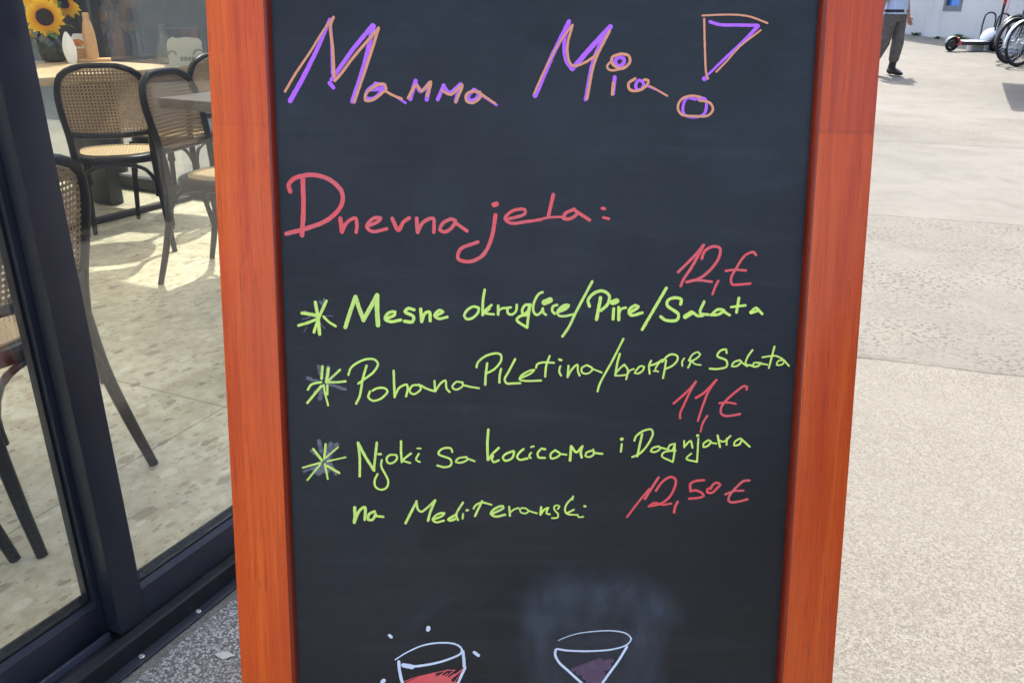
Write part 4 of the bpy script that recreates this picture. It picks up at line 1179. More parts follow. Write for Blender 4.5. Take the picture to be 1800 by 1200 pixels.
# ------------------------------------------------------------------ things on the long table
TT = TZ + .0005
def look(p): return atan2(-(0 - p[0]), (0 - p[1]))       # +y local towards camera
VP = (-2.79, 5.28)
v = thing('vase', 'round dark green glazed vase holding sunflowers', 'vase', (*VP, TT))
mb = MB(); mb.lathe([(.045, 0), (.068, .012), (.083, .06), (.085, .10), (.074, .145), (.060, .165), (.064, .178), (.070, .182), (.064, .180), (.054, .165), (.066, .14), (.075, .09), (.055, .02), (0, .015)], seg=32)
mb.build('body', M['vase'], v)
def sunflower(label, pos, aim, R, seed):
    rnd = random.Random(seed)
    p = Vector(pos); aim = Vector(aim).normalized()
    base = Vector((VP[0] + rnd.uniform(-.02, .02), VP[1] + rnd.uniform(-.02, .02), TT + .03))
    t = thing('sunflower', label, 'flower', base, 0, 'sunflowers in the green vase')
    P = p - base
    X = Vector((0, 0, 1)).cross(aim).normalized(); Y = aim.cross(X)
    mb = MB(); mb.tube(catmull([(0, 0, 0), (P - aim * .05) * .55 + Vector((0, 0, .02)), P - aim * .05, P - aim * .012], .02), [.006, .006, .007, .012], 8); mb.build('stem', M['green'], t)
    r0 = R * .42
    mb = MB(); mb.lathe([(r0, -.006), (r0 * 1.03, .004), (r0 * .86, .013), (r0 * .5, .012), (r0 * .25, .008), (0, .007)], P, 28, axis=(X, Y, aim)); mb.build('seed_head', M['seed'], t)
    mb = MB(); uvs = []
    for layer in range(3):
        n = 19
        for k in range(n):
            a = 2 * pi * (k + layer * .37 + rnd.uniform(-.2, .2)) / n
            d = X * cos(a) + Y * sin(a); side = aim.cross(d)
            L = R * rnd.uniform(.86, 1.08) * (1 - .06 * layer); wd = R * rnd.uniform(.14, .19)
            cup = rnd.uniform(-.05, .30) - layer * .08; tw = rnd.uniform(-.4, .4)
            rows = []
            for i in range(7):
                f = i / 6; rr = r0 * .88 + (L - r0 * .88) * f
                w = wd * (sin(pi * min(1, .12 + f * .88)) ** .7) * (1 - .25 * f)
                if i == 6: w = .0008
                z = .002 * layer * -1 + cup * R * (f - f * f * 1.25) - .012 * f * f
                c = P + d * rr + aim * z
                s_ = side * cos(tw * f) + aim * sin(tw * f)
                rows.append([c - s_ * w, c + aim * .0035 * (1 - f), c + s_ * w])
                uvs += [(f, .1 * k), (f, .1 * k + .05), (f, .1 * k + .1)]
            mb.quad_grid(rows)
    o = mb.build('petals', M['petal'], t)
    uv = o.data.uv_layers.new(name="UVMap")
    for l in o.data.loops: uv.data[l.index].uv = uvs[l.vertex_index]
    for s in (.35, .6):
        mb = MB(); q = P * s; ang = rnd.uniform(0, 6.28); d = Vector((cos(ang), sin(ang), .2)).normalized(); sd = d.cross(Z).normalized()
        mb.quad_grid([[q + d * .10 * f - sd * .032 * sin(pi * f) - Z * .05 * f * f, q + d * .10 * f - Z * (.05 * f * f + .004), q + d * .10 * f + sd * .032 * sin(pi * f) - Z * .05 * f * f] for f in (0.01, .2, .4, .6, .8, .99)])
        mb.build('leaf', M['green'], t)
def toward(p, dx=0, dy=0, dz=0):
    return Vector((-p[0] + dx, -p[1] + dy, CH - p[2] + dz))
fz = (-2.755, 5.20, 1.055)
sunflower('sunflower facing the glass with its whole dark seed head showing', fz, toward(fz, 1.0, 0, -.6), .112, 3)
fz = (-2.80, 5.27, 1.165)
sunflower('topmost sunflower, cropped by the upper edge of the photo', fz, toward(fz, 2.0, 0, 1.8), .115, 8)
fz = (-2.93, 5.26, 1.010)
sunflower('orange sunflower drooping low at the left beside the door stile', fz, (-.75, -.35, -.45), .10, 12)
fz = (-2.72, 5.36, 1.14)
sunflower('sunflower turned to the window, one petal pointing right', fz, (.15, .75, .55), .11, 21)

NP = (-2.635, 5.19)
t = thing('napkin', 'white pointed napkin standing folded on the table by the vase', 'napkin', (*NP, TT), look(NP))
mb = MB(); rows = []
for i in range(15):
    f = i / 14; w = .036 * (sin(pi * (.17 + .80 * f)) ** .8); b = .020 * (1 - f) ** .7 + .004
    rows.append([(-w + .008 * f, 0, f * .175), (-w * .5 + .008 * f, b * .8, f * .175), (.008 * f, b, f * .175), (w * .5 + .008 * f, b * .7, f * .175), (w + .008 * f, 0, f * .175), (w * .4 + .008 * f, -b * .9, f * .175), (-w * .4 + .008 * f, -b * .9, f * .175)])
mb.quad_grid(rows, close_u=True, flip=True); mb.ngon(rows[0]); mb.ngon(rows[-1][::-1]); mb.build('cloth', M['white'], t)
TP = (-2.585, 5.34)
tr = thing('serving_tray', 'small beech tray under the pepper mill', 'tray', (*TP, TT), look(TP))
mb = MB(); mb.box((0, 0, .009), (.205, .11, .018), bev=.004); mb.build('board', M['beech'], tr)
BP = (-2.578, 5.33)
b = thing('pepper_mill', 'tall bottle shaped beech pepper mill on the tray', 'pepper mill', (*BP, TT + .0185))
mb = MB(); mb.lathe([(.036, 0), (.037, .01), (.037, .10), (.034, .15), (.026, .195), (.018, .222), (.017, .232)], seg=28); mb.build('body', M['beech'], b)
mb = MB(); mb.lathe([(.0185, .233), (.0185, .255), (.015, .26), (0, .261)], seg=24); mb.build('cap', M['beech'], b)
CP = (-2.665, 5.36)
c = thing('card_holder', 'beech block holding a card with an orange picture behind the napkin', 'card holder', (*CP, TT + .0185), look(CP))
mb = MB(); mb.box((0, 0, .0275), (.075, .04, .055), bev=.003); mb.build('block', M['beech'], c)
mb = MB(); mb.ngon([(-.036, .004, .0545), (.036, .004, .0545), (.036, .004, .115), (.02, .004, .14), (-.036, .004, .14)][::-1]); mb.ngon([(-.036, .002, .0545), (.036, .002, .0545), (.036, .002, .115), (.02, .002, .14), (-.036, .002, .14)])
mb.build('card', M['white'], c)
mb = MB()
rr = random.Random(5)
mb.ngon([(.03 * cos(a) * (1 + rr.uniform(-.2, .2)), .0048, .085 + .024 * sin(a) * (1 + rr.uniform(-.25, .25))) for a in [2 * pi * k / 14 for k in range(14)]][::-1])
mb.build('picture', M['orangeink'], c, smooth=False)
# acrylic menu stand
MP = (-1.90, 5.02)
s = thing('menu_stand', 'clear acrylic menu stand with a cream printed card at the table end', 'menu stand', (*MP, TT), look(MP))
mb = MB(); mb.box((0, .004, .105), (.225, .003, .205), bev=.0008); mb.box((0, -.004, .105), (.225, .003, .205), bev=.0008); mb.box((0, 0, .002), (.225, .07, .003), bev=.0008)
mb.build('holder', M['clear'], s, smooth=False)
mb = MB()
cp = [(-.085, .006), (.105, .006), (.105, .135), (.09, .15), (.03, .158), (-.03, .152), (-.05, .16), (-.075, .145), (-.085, .12)]
mb.ngon([(-x, 0.0008, z) for x, z in cp]); mb.ngon([(-x, -.0008, z) for x, z in cp][::-1]); mb.build('card', M['cream'], s, smooth=False)
mb = MB()
def band(cx, cz, r0_, r1_):
    a_ = [pi * k / 12 for k in range(13)]
    mb.quad_grid([[(-(cx + r0_ * cos(q)), .0014, cz + r0_ * sin(q)) for q in a_], [(-(cx + r1_ * cos(q)), .0014, cz + r1_ * sin(q)) for q in a_]])
band(-.062, .062, .016, .026); band(.082, .060, .024, .034)
for i in range(4): mb.box((-(-.014 + i * .021), .0016, .040), (.017, .0006, .022))
mb.build('print', M['greyink'], s, smooth=False)
# carafe
CF = (-2.06, 5.16)
c = thing('carafe', 'small clear glass carafe behind the menu stand', 'carafe', (*CF, TT))
mb = MB(); mb.lathe([(.045, .0), (.05, .02), (.045, .10), (.022, .16), (.017, .20), (.022, .225), (.020, .225), (.015, .20), (.020, .16), (.042, .10), (.046, .02), (0, .012)], seg=24); mb.build('body', M['clear'], c)

# ------------------------------------------------------------------ neighbour seen through the glass, dark things added for its reflections
nb = thing('neighbour_building', 'dark slate clad building beyond the cafe window wall', 'building', sn(7.8, -6))
mb = MB(); sbox(mb, 7.7, 11, -14, -1.6, 0, 3.7, .02); wbuild(mb, 'wall', M['slate'], nb)
mb = MB(); sbox(mb, 7.6, 11.1, -14.1, -1.5, 3.71, 3.85, .01); wbuild(mb, 'coping', M['alu'], nb)
sb = thing('unseen_building', 'long dark building added unseen far to the right to darken the door reflections', 'building', (11.2, -1, 0))  # unseen building added to darken what the door glass reflects
mb = MB(); mb.box((1.5, 0, 3), (3, 16, 6), bev=.02); mb.build('wall', M['slate'], sb)
mb = MB(); mb.box((1.5, 0, 6.1), (3.3, 16.3, .18), bev=.02); mb.build('roof', M['alu'], sb)
def parasol(label, loc, rz, half, zc):
    p = thing('parasol', label, 'parasol', loc, rz, 'square terrace parasols')
    mb = MB(); mb.tube([(0, 0, .05), (0, 0, zc + .35)], .03, 12); mb.build('pole', M['graphite'], p)
    mb = MB(); mb.box((0, 0, .04), (.8, .8, .08), bev=.01); mb.build('base', M['concrete'], p)
    mb = MB(); h = half; a = Vector((0, 0, zc + .45))
    C4 = [Vector((-h, -h, zc)), Vector((h, -h, zc)), Vector((h, h, zc)), Vector((-h, h, zc))]
    for i in range(4): mb.ngon([C4[i], C4[(i + 1) % 4], a])
    for i in range(4): mb.quad_grid([[C4[i] - Z * .18, C4[(i + 1) % 4] - Z * .18], [C4[i], C4[(i + 1) % 4]]])
    mb.build('canopy', M['anth'], p, smooth=False)
    for q in C4:
        mb = MB(); mb.tube([a - Z * .06, q - Z * .02], .01, 6); mb.build('rib', M['graphite'], p)
    return p
ts = thing('unseen_screen', 'low dark fabric windscreen added unseen right of the camera to darken the door glass', 'reflection screen', sn(.6, 1.35))  # unseen screen added so the door glass mirrors something dark
for k_ in range(4):
    a_ = -1.6 + 1.2 * k_
    mb = MB(); sbox(mb, a_ + .03, a_ + 1.17, 1.34, 1.36, .06, 1.12, .004); wbuild(mb, 'panel', M['anth'], ts)
for k_ in range(5):
    a_ = -1.6 + 1.2 * k_
    mb = MB(); sbox(mb, a_ - .025, a_ + .025, 1.325, 1.375, 0, 1.18, .004); wbuild(mb, 'post', M['graphite'], ts)
parasol('square dark parasol just outside the right edge, casting the sharp shadow corner', (8.01, 12.21, gzs(12.2)), W_ANG, 1.5, 2.60)
parasol('square dark parasol added unseen right of the camera to darken the door reflections', (5.3, 1.0, 0), W_ANG, 1.6, 2.45)  # unseen parasol added to shade the ground mirrored in the door
parasol('square dark parasol added unseen farther right of the camera to darken the door reflections', (7.2, 4.4, 0), W_ANG, 1.6, 2.45)  # another unseen parasol added for darker door reflections

# ------------------------------------------------------------------ grey building across the square
w0 = Vector((8.939, 20.17, 0)); wd = Vector((.336, -.942, 0)); wnv = Vector((-.942, -.336, 0))
gb = thing('grey_building', 'pale grey rendered building with a small window coloured with sky reflection across the square', 'building', w0)
gb_ax = (wd, wnv, Z)
mb = MB()
def gbox(mb, a0, a1, d0, d1, z0, z1, bev=0):
    mb.box(w0 + wd * (a0 + a1) / 2 + wnv * (d0 + d1) / 2 + Z * (z0 + z1) / 2, (a1 - a0, d1 - d0, z1 - z0), gb_ax, bev)
WA0, WA1, WZ0, WZ1 = .93, 1.41, 1.02, 2.3
gbox(mb, -30, WA0, -6, 0, -.5, 5.2); gbox(mb, WA1, 9, -6, 0, -.5, 5.2); gbox(mb, WA0, WA1, -6, 0, -.5, WZ0); gbox(mb, WA0, WA1, -6, 0, WZ1, 5.2)
wbuild(mb, 'wall', M['stucco'], gb, smooth=False)
mb = MB(); fw = .07
gbox(mb, WA0 + .001, WA0 + fw, -.12, .012, WZ0 + .001, WZ1); gbox(mb, WA1 - fw, WA1 - .001, -.12, .012, WZ0 + .001, WZ1)
gbox(mb, WA0 + fw, WA1 - fw, -.12, .010, WZ0 + .001, WZ0 + .11); gbox(mb, WA0 + fw, WA1 - fw, -.12, .010, WZ1 - fw, WZ1 - .001)
wf = wbuild(mb, 'window', M['winframe'], gb)
mb = MB(); gbox(mb, WA0 + fw, WA1 - fw, -.08, -.06, WZ0 + .11, WZ1 - fw)
inv = gb.matrix_basis.inverted(); mb.v = [tuple(inv @ Vector(q)) for q in mb.v]; mb.build('pane', M['win_sky'], wf, smooth=False)
mb = MB(); gbox(mb, -30.1, 9.1, -6.1, .08, 5.201, 5.36, .02); wbuild(mb, 'coping', M['concrete'], gb)
def tuft(label, pos, h, n, seed):
    rnd = random.Random(seed); t = thing('weed', label, 'weed', pos, 0, 'weeds at the foot of the grey wall')
    mb = MB()
    for k in range(n):
        a = rnd.uniform(0, 6.28); r = rnd.uniform(.01, .10); d = Vector((cos(a), sin(a), 0)); hh = h * rnd.uniform(.5, 1); sd = Vector((-d.y, d.x, 0)); w = rnd.uniform(.008, .02)
        b_ = d * r * .4
        mb.quad_grid([[b_ + d * r * f * 1.4 + Z * hh * (f - .35 * f * f) - sd * w * sin(pi * (.1 + .88 * f)), b_ + d * r * f * 1.4 + Z * hh * (f - .35 * f * f) + sd * w * sin(pi * (.1 + .88 * f))] for f in (0, .33, .66, 1)])
    mb.build('foliage', M['weed'], t, smooth=False)
for i, (a, d, h, n) in enumerate(((.33, .06, .14, 26), (1.55, .10, .26, 60), (1.75, .12, .20, 44), (1.0, .07, .10, 18))):
    q = w0 + wd * a + wnv * d
    tuft(['small weed at the wall foot left of the window', 'largest weed clump at the wall foot behind the scooter deck', 'weed clump at the wall foot nearest the white ball', 'tiny weed at the wall foot under the window'][i], (q.x, q.y, gzs(q.y) - .01), h, n, i)
# ------------------------------------------------------------------ concrete ball, block, scrap of paper
def flat_at(x, y): return (x, y, gzs(y))
s = thing('concrete_ball', 'white round concrete ball bollard behind the scooter', 'bollard', flat_at(9.27, 17.15))
mb = MB(); mb.lathe([(.07, 0), (.09, .015)] + [(.205 * sin(a), .205 - .205 * cos(a)) for a in [pi * k / 16 for k in range(3, 16)]] + [(0.0, .41)], seg=28); mb.build('ball', M['white'], s)
mb = MB(); mb.lathe([(.11, -.01), (.11, .02), (.09, .03)], seg=24); mb.build('foot', M['concrete'], s)
s = thing('concrete_block', 'small beige concrete block on the paving under the scooter deck', 'block', flat_at(8.90, 16.98), .25)
mb = MB(); mb.box((0, 0, .06), (.27, .16, .12), bev=.012); mb.build('block', M['concrete'], s)
q = (-.545, 1.235)
s = thing('paper_scrap', 'small torn white scrap lying on the pebble concrete beside the chalkboard', 'litter', (*q, .0045))
mb = MB(); rr = random.Random(2)
pts = [(.018 * cos(a) * rr.uniform(.5, 1.2), .010 * sin(a) * rr.uniform(.6, 1.2), .001 + rr.uniform(0, .003)) for a in [2 * pi * k / 11 for k in range(11)]]
rows = [[tuple(v_ * f for v_ in p[:2]) + (p[2] * f + dz,) for p in pts] for f, dz in ((.02, .003), (.5, .002), (1, 0), (1, -.001))]
mb.quad_grid(rows, close_u=True); mb.build('scrap', M['paper'], s)

# ------------------------------------------------------------------ bicycle rack
rk = thing('bicycle_rack', 'black bicycle rack of tall hoops behind the parked bicycles', 'bicycle rack', flat_at(9.45, 16.95))
hd = Vector((.94, .35, 0)); rd = Vector((.12, -.27, 0))
for i in range(6):
    b0 = rd * (i - 1.5); mb = MB()
    zb = gzs(16.95 + b0.y) - gzs(16.95)
    b0 = b0 + Z * zb
    h = .66; w = .15
    pts = [b0 - hd * w, b0 - hd * w * 1.0 + Z * (h - .12), b0 - hd * (w - .035) + Z * (h - .03), b0 - hd * (w - .11) + Z * h, b0 + hd * (w - .11) + Z * h,
           b0 + hd * (w - .035) + Z * (h - .03), b0 + hd * w + Z * (h - .12), b0 + hd * w]
    mb.tube(catmull(pts, .03), .016, 8); mb.build('hoop', M['graphite'], rk)
for sg in (-1, 1):
    mb = MB(); mb.tube([rd * (-1.9) + hd * .17 * sg + Z * (.025 + gzs(16.95 + .52) - gzs(16.95)), rd * 3.9 + hd * .17 * sg + Z * (.025 + gzs(16.95 - 1.05) - gzs(16.95))], .022, 6); mb.build('ground_bar', M['track'], rk)

# ------------------------------------------------------------------ bicycles (local x = forward, wheels on z = 0)
def wheel_parts(root, c, R, spokes=28, extra=True):
    c = Vector(c); ax = (Vector((1, 0, 0)), Vector((0, 0, 1)), Vector((0, -1, 0)))
    def ring(r, t, n, seg, mi=0):
        mb = MB(); mb.tube([c + Vector((cos(2 * pi * k / n), 0, sin(2 * pi * k / n))) * r for k in range(n)], t, seg, closed=True); return mb
    w = ring(R - .023, .023, 48, 10).build('wheel', M['tyre'], root)
    ring(R - .052, .011, 48, 6).build('rim', M['graphite'], w)
    mb = MB()
    for k in range(spokes):
        a = 2 * pi * k / spokes; b = a + (.35 if k % 2 else -.35); sgn = .025 if (k // 2) % 2 else -.025
        mb.tube([c + Vector((cos(b) * .028, sgn, sin(b) * .028)), c + Vector((cos(a), 0, sin(a))) * (R - .055)], .0018, 4, caps=False)
    mb.build('spokes', M['silver'], w)
    mb = MB(); mb.lathe([(.012, -.055), (.03, -.03), (.02, -.02), (.02, .02), (.03, .03), (.012, .055)], c, 16, axis=ax); mb.build('hub', M['silver'], w)
    mb = MB(); mb.lathe([(.050, .036), (.085, .036), (.085, .039), (.050, .039)], c, 28, axis=ax); mb.build('brake_disc', M['silver'], w)
def mudguard(root, c, R, a0, a1, mat):
    c = Vector(c); mb = MB(); rows = []
    for k in range(25):
        a = a0 + (a1 - a0) * k / 24; d = Vector((cos(a), 0, sin(a)))
        rows.append([c + d * (R + .022 - .012 * abs(y / .030) ** 2) + Vector((0, y, 0)) for y in (-.030, -.02, 0, .02, .030)] + [c + d * (R + .019 - .012 * abs(y / .030) ** 2) + Vector((0, y, 0)) for y in (.030, .02, 0, -.02, -.030)])
    mb.quad_grid(rows, close_u=True, flip=True); mb.build('mudguard', mat, root)
def bicycle(label, loc, rz, fmat, gmat):
    b = thing('bicycle', label, 'bicycle', loc, rz, 'bicycles parked at the rack')
    R = .365; rw = Vector((-.53, 0, R)); fw_ = Vector((.54, 0, R))
    wheel_parts(b, rw, R); wheel_parts(b, fw_, R)
    bb = Vector((-.08, 0, .29)); st = Vector((-.22, 0, .80)); ht = Vector((.36, 0, .90)); hb = Vector((.41, 0, .72))
    mb = MB()
    for p, q, r in ((bb, st, .017), (bb, hb, .019), (st - Z * .06, ht - Z * .03, .017), (ht, hb, .021)): mb.tube([p, q], r, 10)
    for sy in (-.05, .05):
        mb.tube([bb + Vector((0, sy * .4, 0)), rw + Vector((.2, sy, -.03)), rw + Vector((0, sy, 0))], .010, 8); mb.tube([st - Z * .05, rw + Vector((0, sy, 0))], .008, 8)
    mb.build('frame', fmat, b)
    mb = MB()
    for sy in (-.052, .052): mb.tube(catmull([hb + Vector((.005, sy * .8, 0)), hb + Vector((.05, sy, -.18)), fw_ + Vector((0, sy, 0))], .04), [.017, .014, .010], 8)
    mb.tube([hb - Vector((0, .045, 0)), hb + Vector((0, .045, 0))], .016, 8); mb.build('fork', fmat, b)
    mb = MB(); mb.tube([ht, ht + Vector((-.02, 0, .12))], .014, 8)
    mb.tube(catmull([(ht.x - .20, -.31, ht.z + .14), (ht.x - .10, -.26, ht.z + .15), (ht.x + .0, -.10, ht.z + .13), (ht.x + .02, 0, ht.z + .12), (ht.x + .0, .10, ht.z + .13), (ht.x - .10, .26, ht.z + .15), (ht.x - .20, .31, ht.z + .14)], .03), .012, 8)
    h = mb.build('handlebar', M['silver'], b)
    for sy in (-1, 1):
        g = MB(); g.tube([(ht.x - .21, sy * .313, ht.z + .14), (ht.x - .12, sy * .272, ht.z + .15)], .017, 8); g.build('grip', M['rubber'], h)
    mb = MB(); mb.tube([st, st + Vector((-.04, 0, .13))], .013, 8); mb.build('seat_post', M['silver'], b)
    mb = MB(); rows = []
    for i in range(9):
        f = i / 8; x = -.41 + .29 * f; w = .080 * (1 - f) ** .7 + .020; zz = .955 + .015 * (2 * f - 1) ** 2
        rows.append([(x, w * cos(a), zz - .03 + .032 * sin(a)) for a in [2 * pi * k / 12 for k in range(12)]])
    mb.quad_grid(rows, close_u=True); mb.ngon(rows[0][::-1]); mb.ngon(rows[-1]); mb.build('saddle', M['leather'], b)
    mb = MB(); ay = (Vector((1, 0, 0)), Vector((0, 0, 1)), Vector((0, -1, 0)))
    mb.lathe([(.03, .045), (.095, .045), (.097, .048), (.095, .051), (.03, .051)], bb, 28, axis=ay)
    for sg in (1, -1):
        mb.tube([bb + Vector((0, -.065 * sg, 0)), bb + Vector((.15 * sg, -.075 * sg, -.07 * sg))], .010, 8)
        mb.box(bb + Vector((.15 * sg, -.12 * sg, -.07 * sg)), (.09, .08, .022), bev=.004)
    mb.build('crank', M['graphite'], b)
    mudguard(b, fw_, R, radians(-10), radians(150), gmat); mudguard(b, rw, R, radians(20), radians(200), gmat)
    return b
bz = atan2(.35, .94) + pi
bd = Vector((.94, .35, 0))
def park(label, front, fm, gm):
    c = Vector((*front, 0)) + bd * .54
    bicycle(label, (c.x, c.y, gzs(front[1])), bz, fm, gm)
park('nearest bicycle with a silver mudguard, cut by the right edge', (8.47, 14.70), M['graphite'], M['silver'])
park('bicycle with black mudguards standing just behind the nearest bicycle', (8.53, 15.10), M['graphite'], M['graphite'])

park('third bicycle at the back of the row nearest the rack', (8.80, 15.62), M['graphite'], M['graphite'])

# ------------------------------------------------------------------ electric scooter (local x = forward)
sc_loc = Vector(flat_at(8.37, 16.86))
sc = thing('electric_scooter', 'black electric scooter with red details standing in front of the grey wall', 'scooter', sc_loc, atan2(.08, .98))
sc.rotation_euler = (radians(9), 0, atan2(.08, .98))
sr = .132
def swheel(cx):
    c = Vector((cx, 0, sr)); n = 28
    mb = MB(); mb.tube([c + Vector((cos(2 * pi * k / n), 0, sin(2 * pi * k / n))) * (sr - .028) for k in range(n)], .028, 10, closed=True)
    w = mb.build('wheel', M['tyre'], sc)
    mb = MB(); mb.lathe([(.02, -.03), (.07, -.025), (.07, .025), (.02, .03)], c, 20, axis=(Vector((1, 0, 0)), Vector((0, 0, 1)), Vector((0, -1, 0)))); mb.build('hub', M['graphite'], w)
swheel(0); swheel(.88)
mb = MB(); mb.box((.44, 0, .160), (.56, .17, .065), bev=.012); mb.box((.17, 0, .150), (.10, .09, .035), bev=.008); mb.build('deck', M['graphite'], sc)
mb = MB(); mb.box((.43, 0, .1945), (.50, .155, .004), bev=.001); mb.build('grip_mat', M['deck'], sc)
mb = MB(); rows = []
for k in range(13):
    a = radians(20) + radians(150) * k / 12; d = Vector((cos(a), 0, sin(a)))
    rows.append([Vector((0, 0, sr)) + d * (sr + .014) + Vector((0, y, 0)) for y in (-.038, 0, .038)] + [Vector((0, 0, sr)) + d * (sr + .010) + Vector((0, y, 0)) for y in (.038, 0, -.038)])
mb.quad_grid(rows, close_u=True, flip=True); mb.build('rear_fender', M['winframe'], sc)
mb = MB(); mb.box((.125, -.05, .165), (.07, .02, .03), bev=.006); mb.box((.125, .05, .165), (.07, .02, .03), bev=.006); mb.tube([(.10, -.03, .235), (.10, .03, .235)], .022, 8); mb.tube([(.06, -.045, .13), (.15, -.06, .15)], .012, 6); mb.build('red_trim', M['redp'], sc)
mb = MB(); mb.tube(catmull([(.70, 0, .16), (.78, 0, .19), (.83, 0, .30)], .02), [.04, .042, .034], 10); mb.box((.79, 0, .20), (.09, .10, .10), bev=.02); mb.build('neck', M['graphite'], sc)
mb = MB(); mb.tube([(.845, 0, .22), (.79, 0, 1.12)], .024, 12); st_ = mb.build('stem', M['graphite'], sc)
mb = MB(); mb.tube([(.806, 0, .86), (.802, 0, .92)], .031, 12); mb.build('clamp', M['redp'], st_)
mb = MB(); mb.tube([(.885, -.045, sr), (.855, -.045, .28), (.845, 0, .30)], .013, 8); mb.tube([(.885, .045, sr), (.855, .045, .28), (.845, 0, .30)], .013, 8); mb.build('fork', M['graphite'], sc)
mb = MB(); mb.tube([(.785, -.24, 1.13), (.79, 0, 1.14), (.785, .24, 1.13)], .014, 10); h = mb.build('handlebar', M['graphite'], sc)
for sy in (-1, 1):
    g = MB(); g.tube([(.786, sy * .13, 1.133), (.784, sy * .245, 1.13)], .019, 10); g.build('grip', M['rubber'], h)
mb = MB(); mb.tube(catmull([(.79, .03, 1.11), (.90, .03, .95), (.90, .03, .60), (.86, .03, .34)], .04), .005, 6); mb.build('cable', M['redp'], sc)

# ------------------------------------------------------------------ walking person (local -y = facing, +x = the person's left)
PL = Vector(flat_at(5.80, 13.58))
man = thing('person', 'person in a pale blue shirt, taupe trousers and black boots walking behind the chalkboard', 'person', PL, radians(28))
J = dict(pelvis=(0, 0, .90), spine=(0, .005, 1.05), chest=(0, .01, 1.26), neck=(0, .0, 1.42), neck2=(0, -.012, 1.49), headb=(0, -.02, 1.55), headm=(0, -.022, 1.63), headt=(0, -.015, 1.70),
         hipl=(.095, 0, .86), kneel=(.105, -.045, .47), anklel=(.108, -.01, .09), balll=(.118, -.13, .035), toel=(.121, -.19, .03),
         hipr=(-.095, 0, .86), kneer=(-.115, .03, .48), ankler=(-.13, .19, .13), ballr=(-.135, .11, .045), toer=(-.137, .06, .03),
         shl=(.17, .01, 1.385), elbl=(.255, .05, 1.11), wrl=(.29, -.01, .88), shr=(-.17, .01, 1.385), elbr=(-.225, .05, 1.11), wrr=(-.25, .06, .87))
rad = dict(pelvis=.135, spine=.125, chest=.14, neck=.07, neck2=.052, headb=.075, headm=.092, headt=.062, hipl=.088, kneel=.058, anklel=.040, balll=.036, toel=.022,
           hipr=.088, kneer=.058, ankler=.040, ballr=.036, toer=.022, shl=.062, elbl=.043, wrl=.028, shr=.062, elbr=.043, wrr=.028)
E_ = [('pelvis', 'spine'), ('spine', 'chest'), ('chest', 'neck'), ('neck', 'neck2'), ('neck2', 'headb'), ('headb', 'headm'), ('headm', 'headt')]
for sd in 'lr': E_ += [('pelvis', 'hip' + sd), ('hip' + sd, 'knee' + sd), ('knee' + sd, 'ankle' + sd), ('ankle' + sd, 'ball' + sd), ('ball' + sd, 'toe' + sd), ('chest', 'sh' + sd), ('sh' + sd, 'elb' + sd), ('elb' + sd, 'wr' + sd)]
for sd, x in (('l', 1), ('r', -1)):
    wv = Vector(J['wr' + sd]); fd = (wv - Vector(J['elb' + sd])).normalized(); fwd = Vector((0, -1, 0)); fwd = (fwd - fd * fwd.dot(fd)).normalized(); out = fd.cross(fwd) * x
    J['palm' + sd] = tuple(wv + fd * .06); rad['palm' + sd] = .030; E_.append(('wr' + sd, 'palm' + sd))
    for i, (off, ln) in enumerate(((.030, .070), (.010, .080), (-.011, .074), (-.031, .058))):
        a = 'f%s%da' % (sd, i); b = 'f%s%db' % (sd, i); c = 'f%s%dc' % (sd, i)
        base = wv + fd * .095 + fwd * off
        J[a] = tuple(base); J[b] = tuple(base + fd * ln * .55 - out * .006); J[c] = tuple(base + fd * ln * .9 - out * .026)
        rad[a] = .0105; rad[b] = .009; rad[c] = .0075
        E_ += [('palm' + sd, a), (a, b), (b, c)]
    a, b = 'th%sa' % sd, 'th%sb' % sd
    J[a] = tuple(wv + fd * .055 + fwd * .042); J[b] = tuple(wv + fd * .095 + fwd * .058 - out * .012); rad[a] = .012; rad[b] = .009
    E_ += [('palm' + sd, a), (a, b)]
names = list(J)
me = bpy.data.meshes.new('body'); me.from_pydata([J[n_] for n_ in names], [(names.index(a), names.index(b)) for a, b in E_], [])
body = bpy.data.objects.new('body', me); scene.collection.objects.link(body); body.parent = man
me.materials.append(M['skin'])
sk = body.modifiers.new('Skin', 'SKIN'); sk.use_smooth_shade = True
if not me.skin_vertices: me.skin_vertices.new()
for i, n_ in enumerate(names):
    d = me.skin_vertices[0].data[i]; r_ = rad[n_]
    d.radius = (r_, r_); d.use_root = (n_ == 'pelvis')
ss = body.modifiers.new('Subdivision', 'SUBSURF'); ss.levels = 1; ss.render_levels = 2
def loft(path, rx, ry, seg=18, ax=Vector((1, 0, 0)), wr=0.0, seed=1):
    rows = []; path = [Vector(p) for p in path]
    for i, p in enumerate(path):
        t = (path[min(i + 1, len(path) - 1)] - path[max(i - 1, 0)]).normalized()
        x = (ax - t * ax.dot(t)).normalized(); y = t.cross(x)
        row = []
        for k in range(seg):
            a = 2 * pi * k / seg
            j = 1 + wr * noise.noise(Vector((cos(a) * 1.5 + seed, sin(a) * 1.5, i * .9)))
            row.append(p + x * cos(a) * rx[i] * j + y * sin(a) * ry[i] * j)
        rows.append(row)
    return rows
def jv(n_): return Vector(J[n_])
mb = MB()       # shirt: torso, collar and short sleeves
mb.quad_grid(loft([(0, .0, .89), (0, .0, .96), (0, .003, 1.06), (0, .006, 1.18), (0, .01, 1.30), (0, .01, 1.39), (0, .0, 1.43), (0, -.005, 1.465)],
                  [.195, .190, .182, .190, .205, .185, .105, .068], [.150, .146, .140, .145, .150, .125, .085, .066], 24, wr=.05), close_u=True)
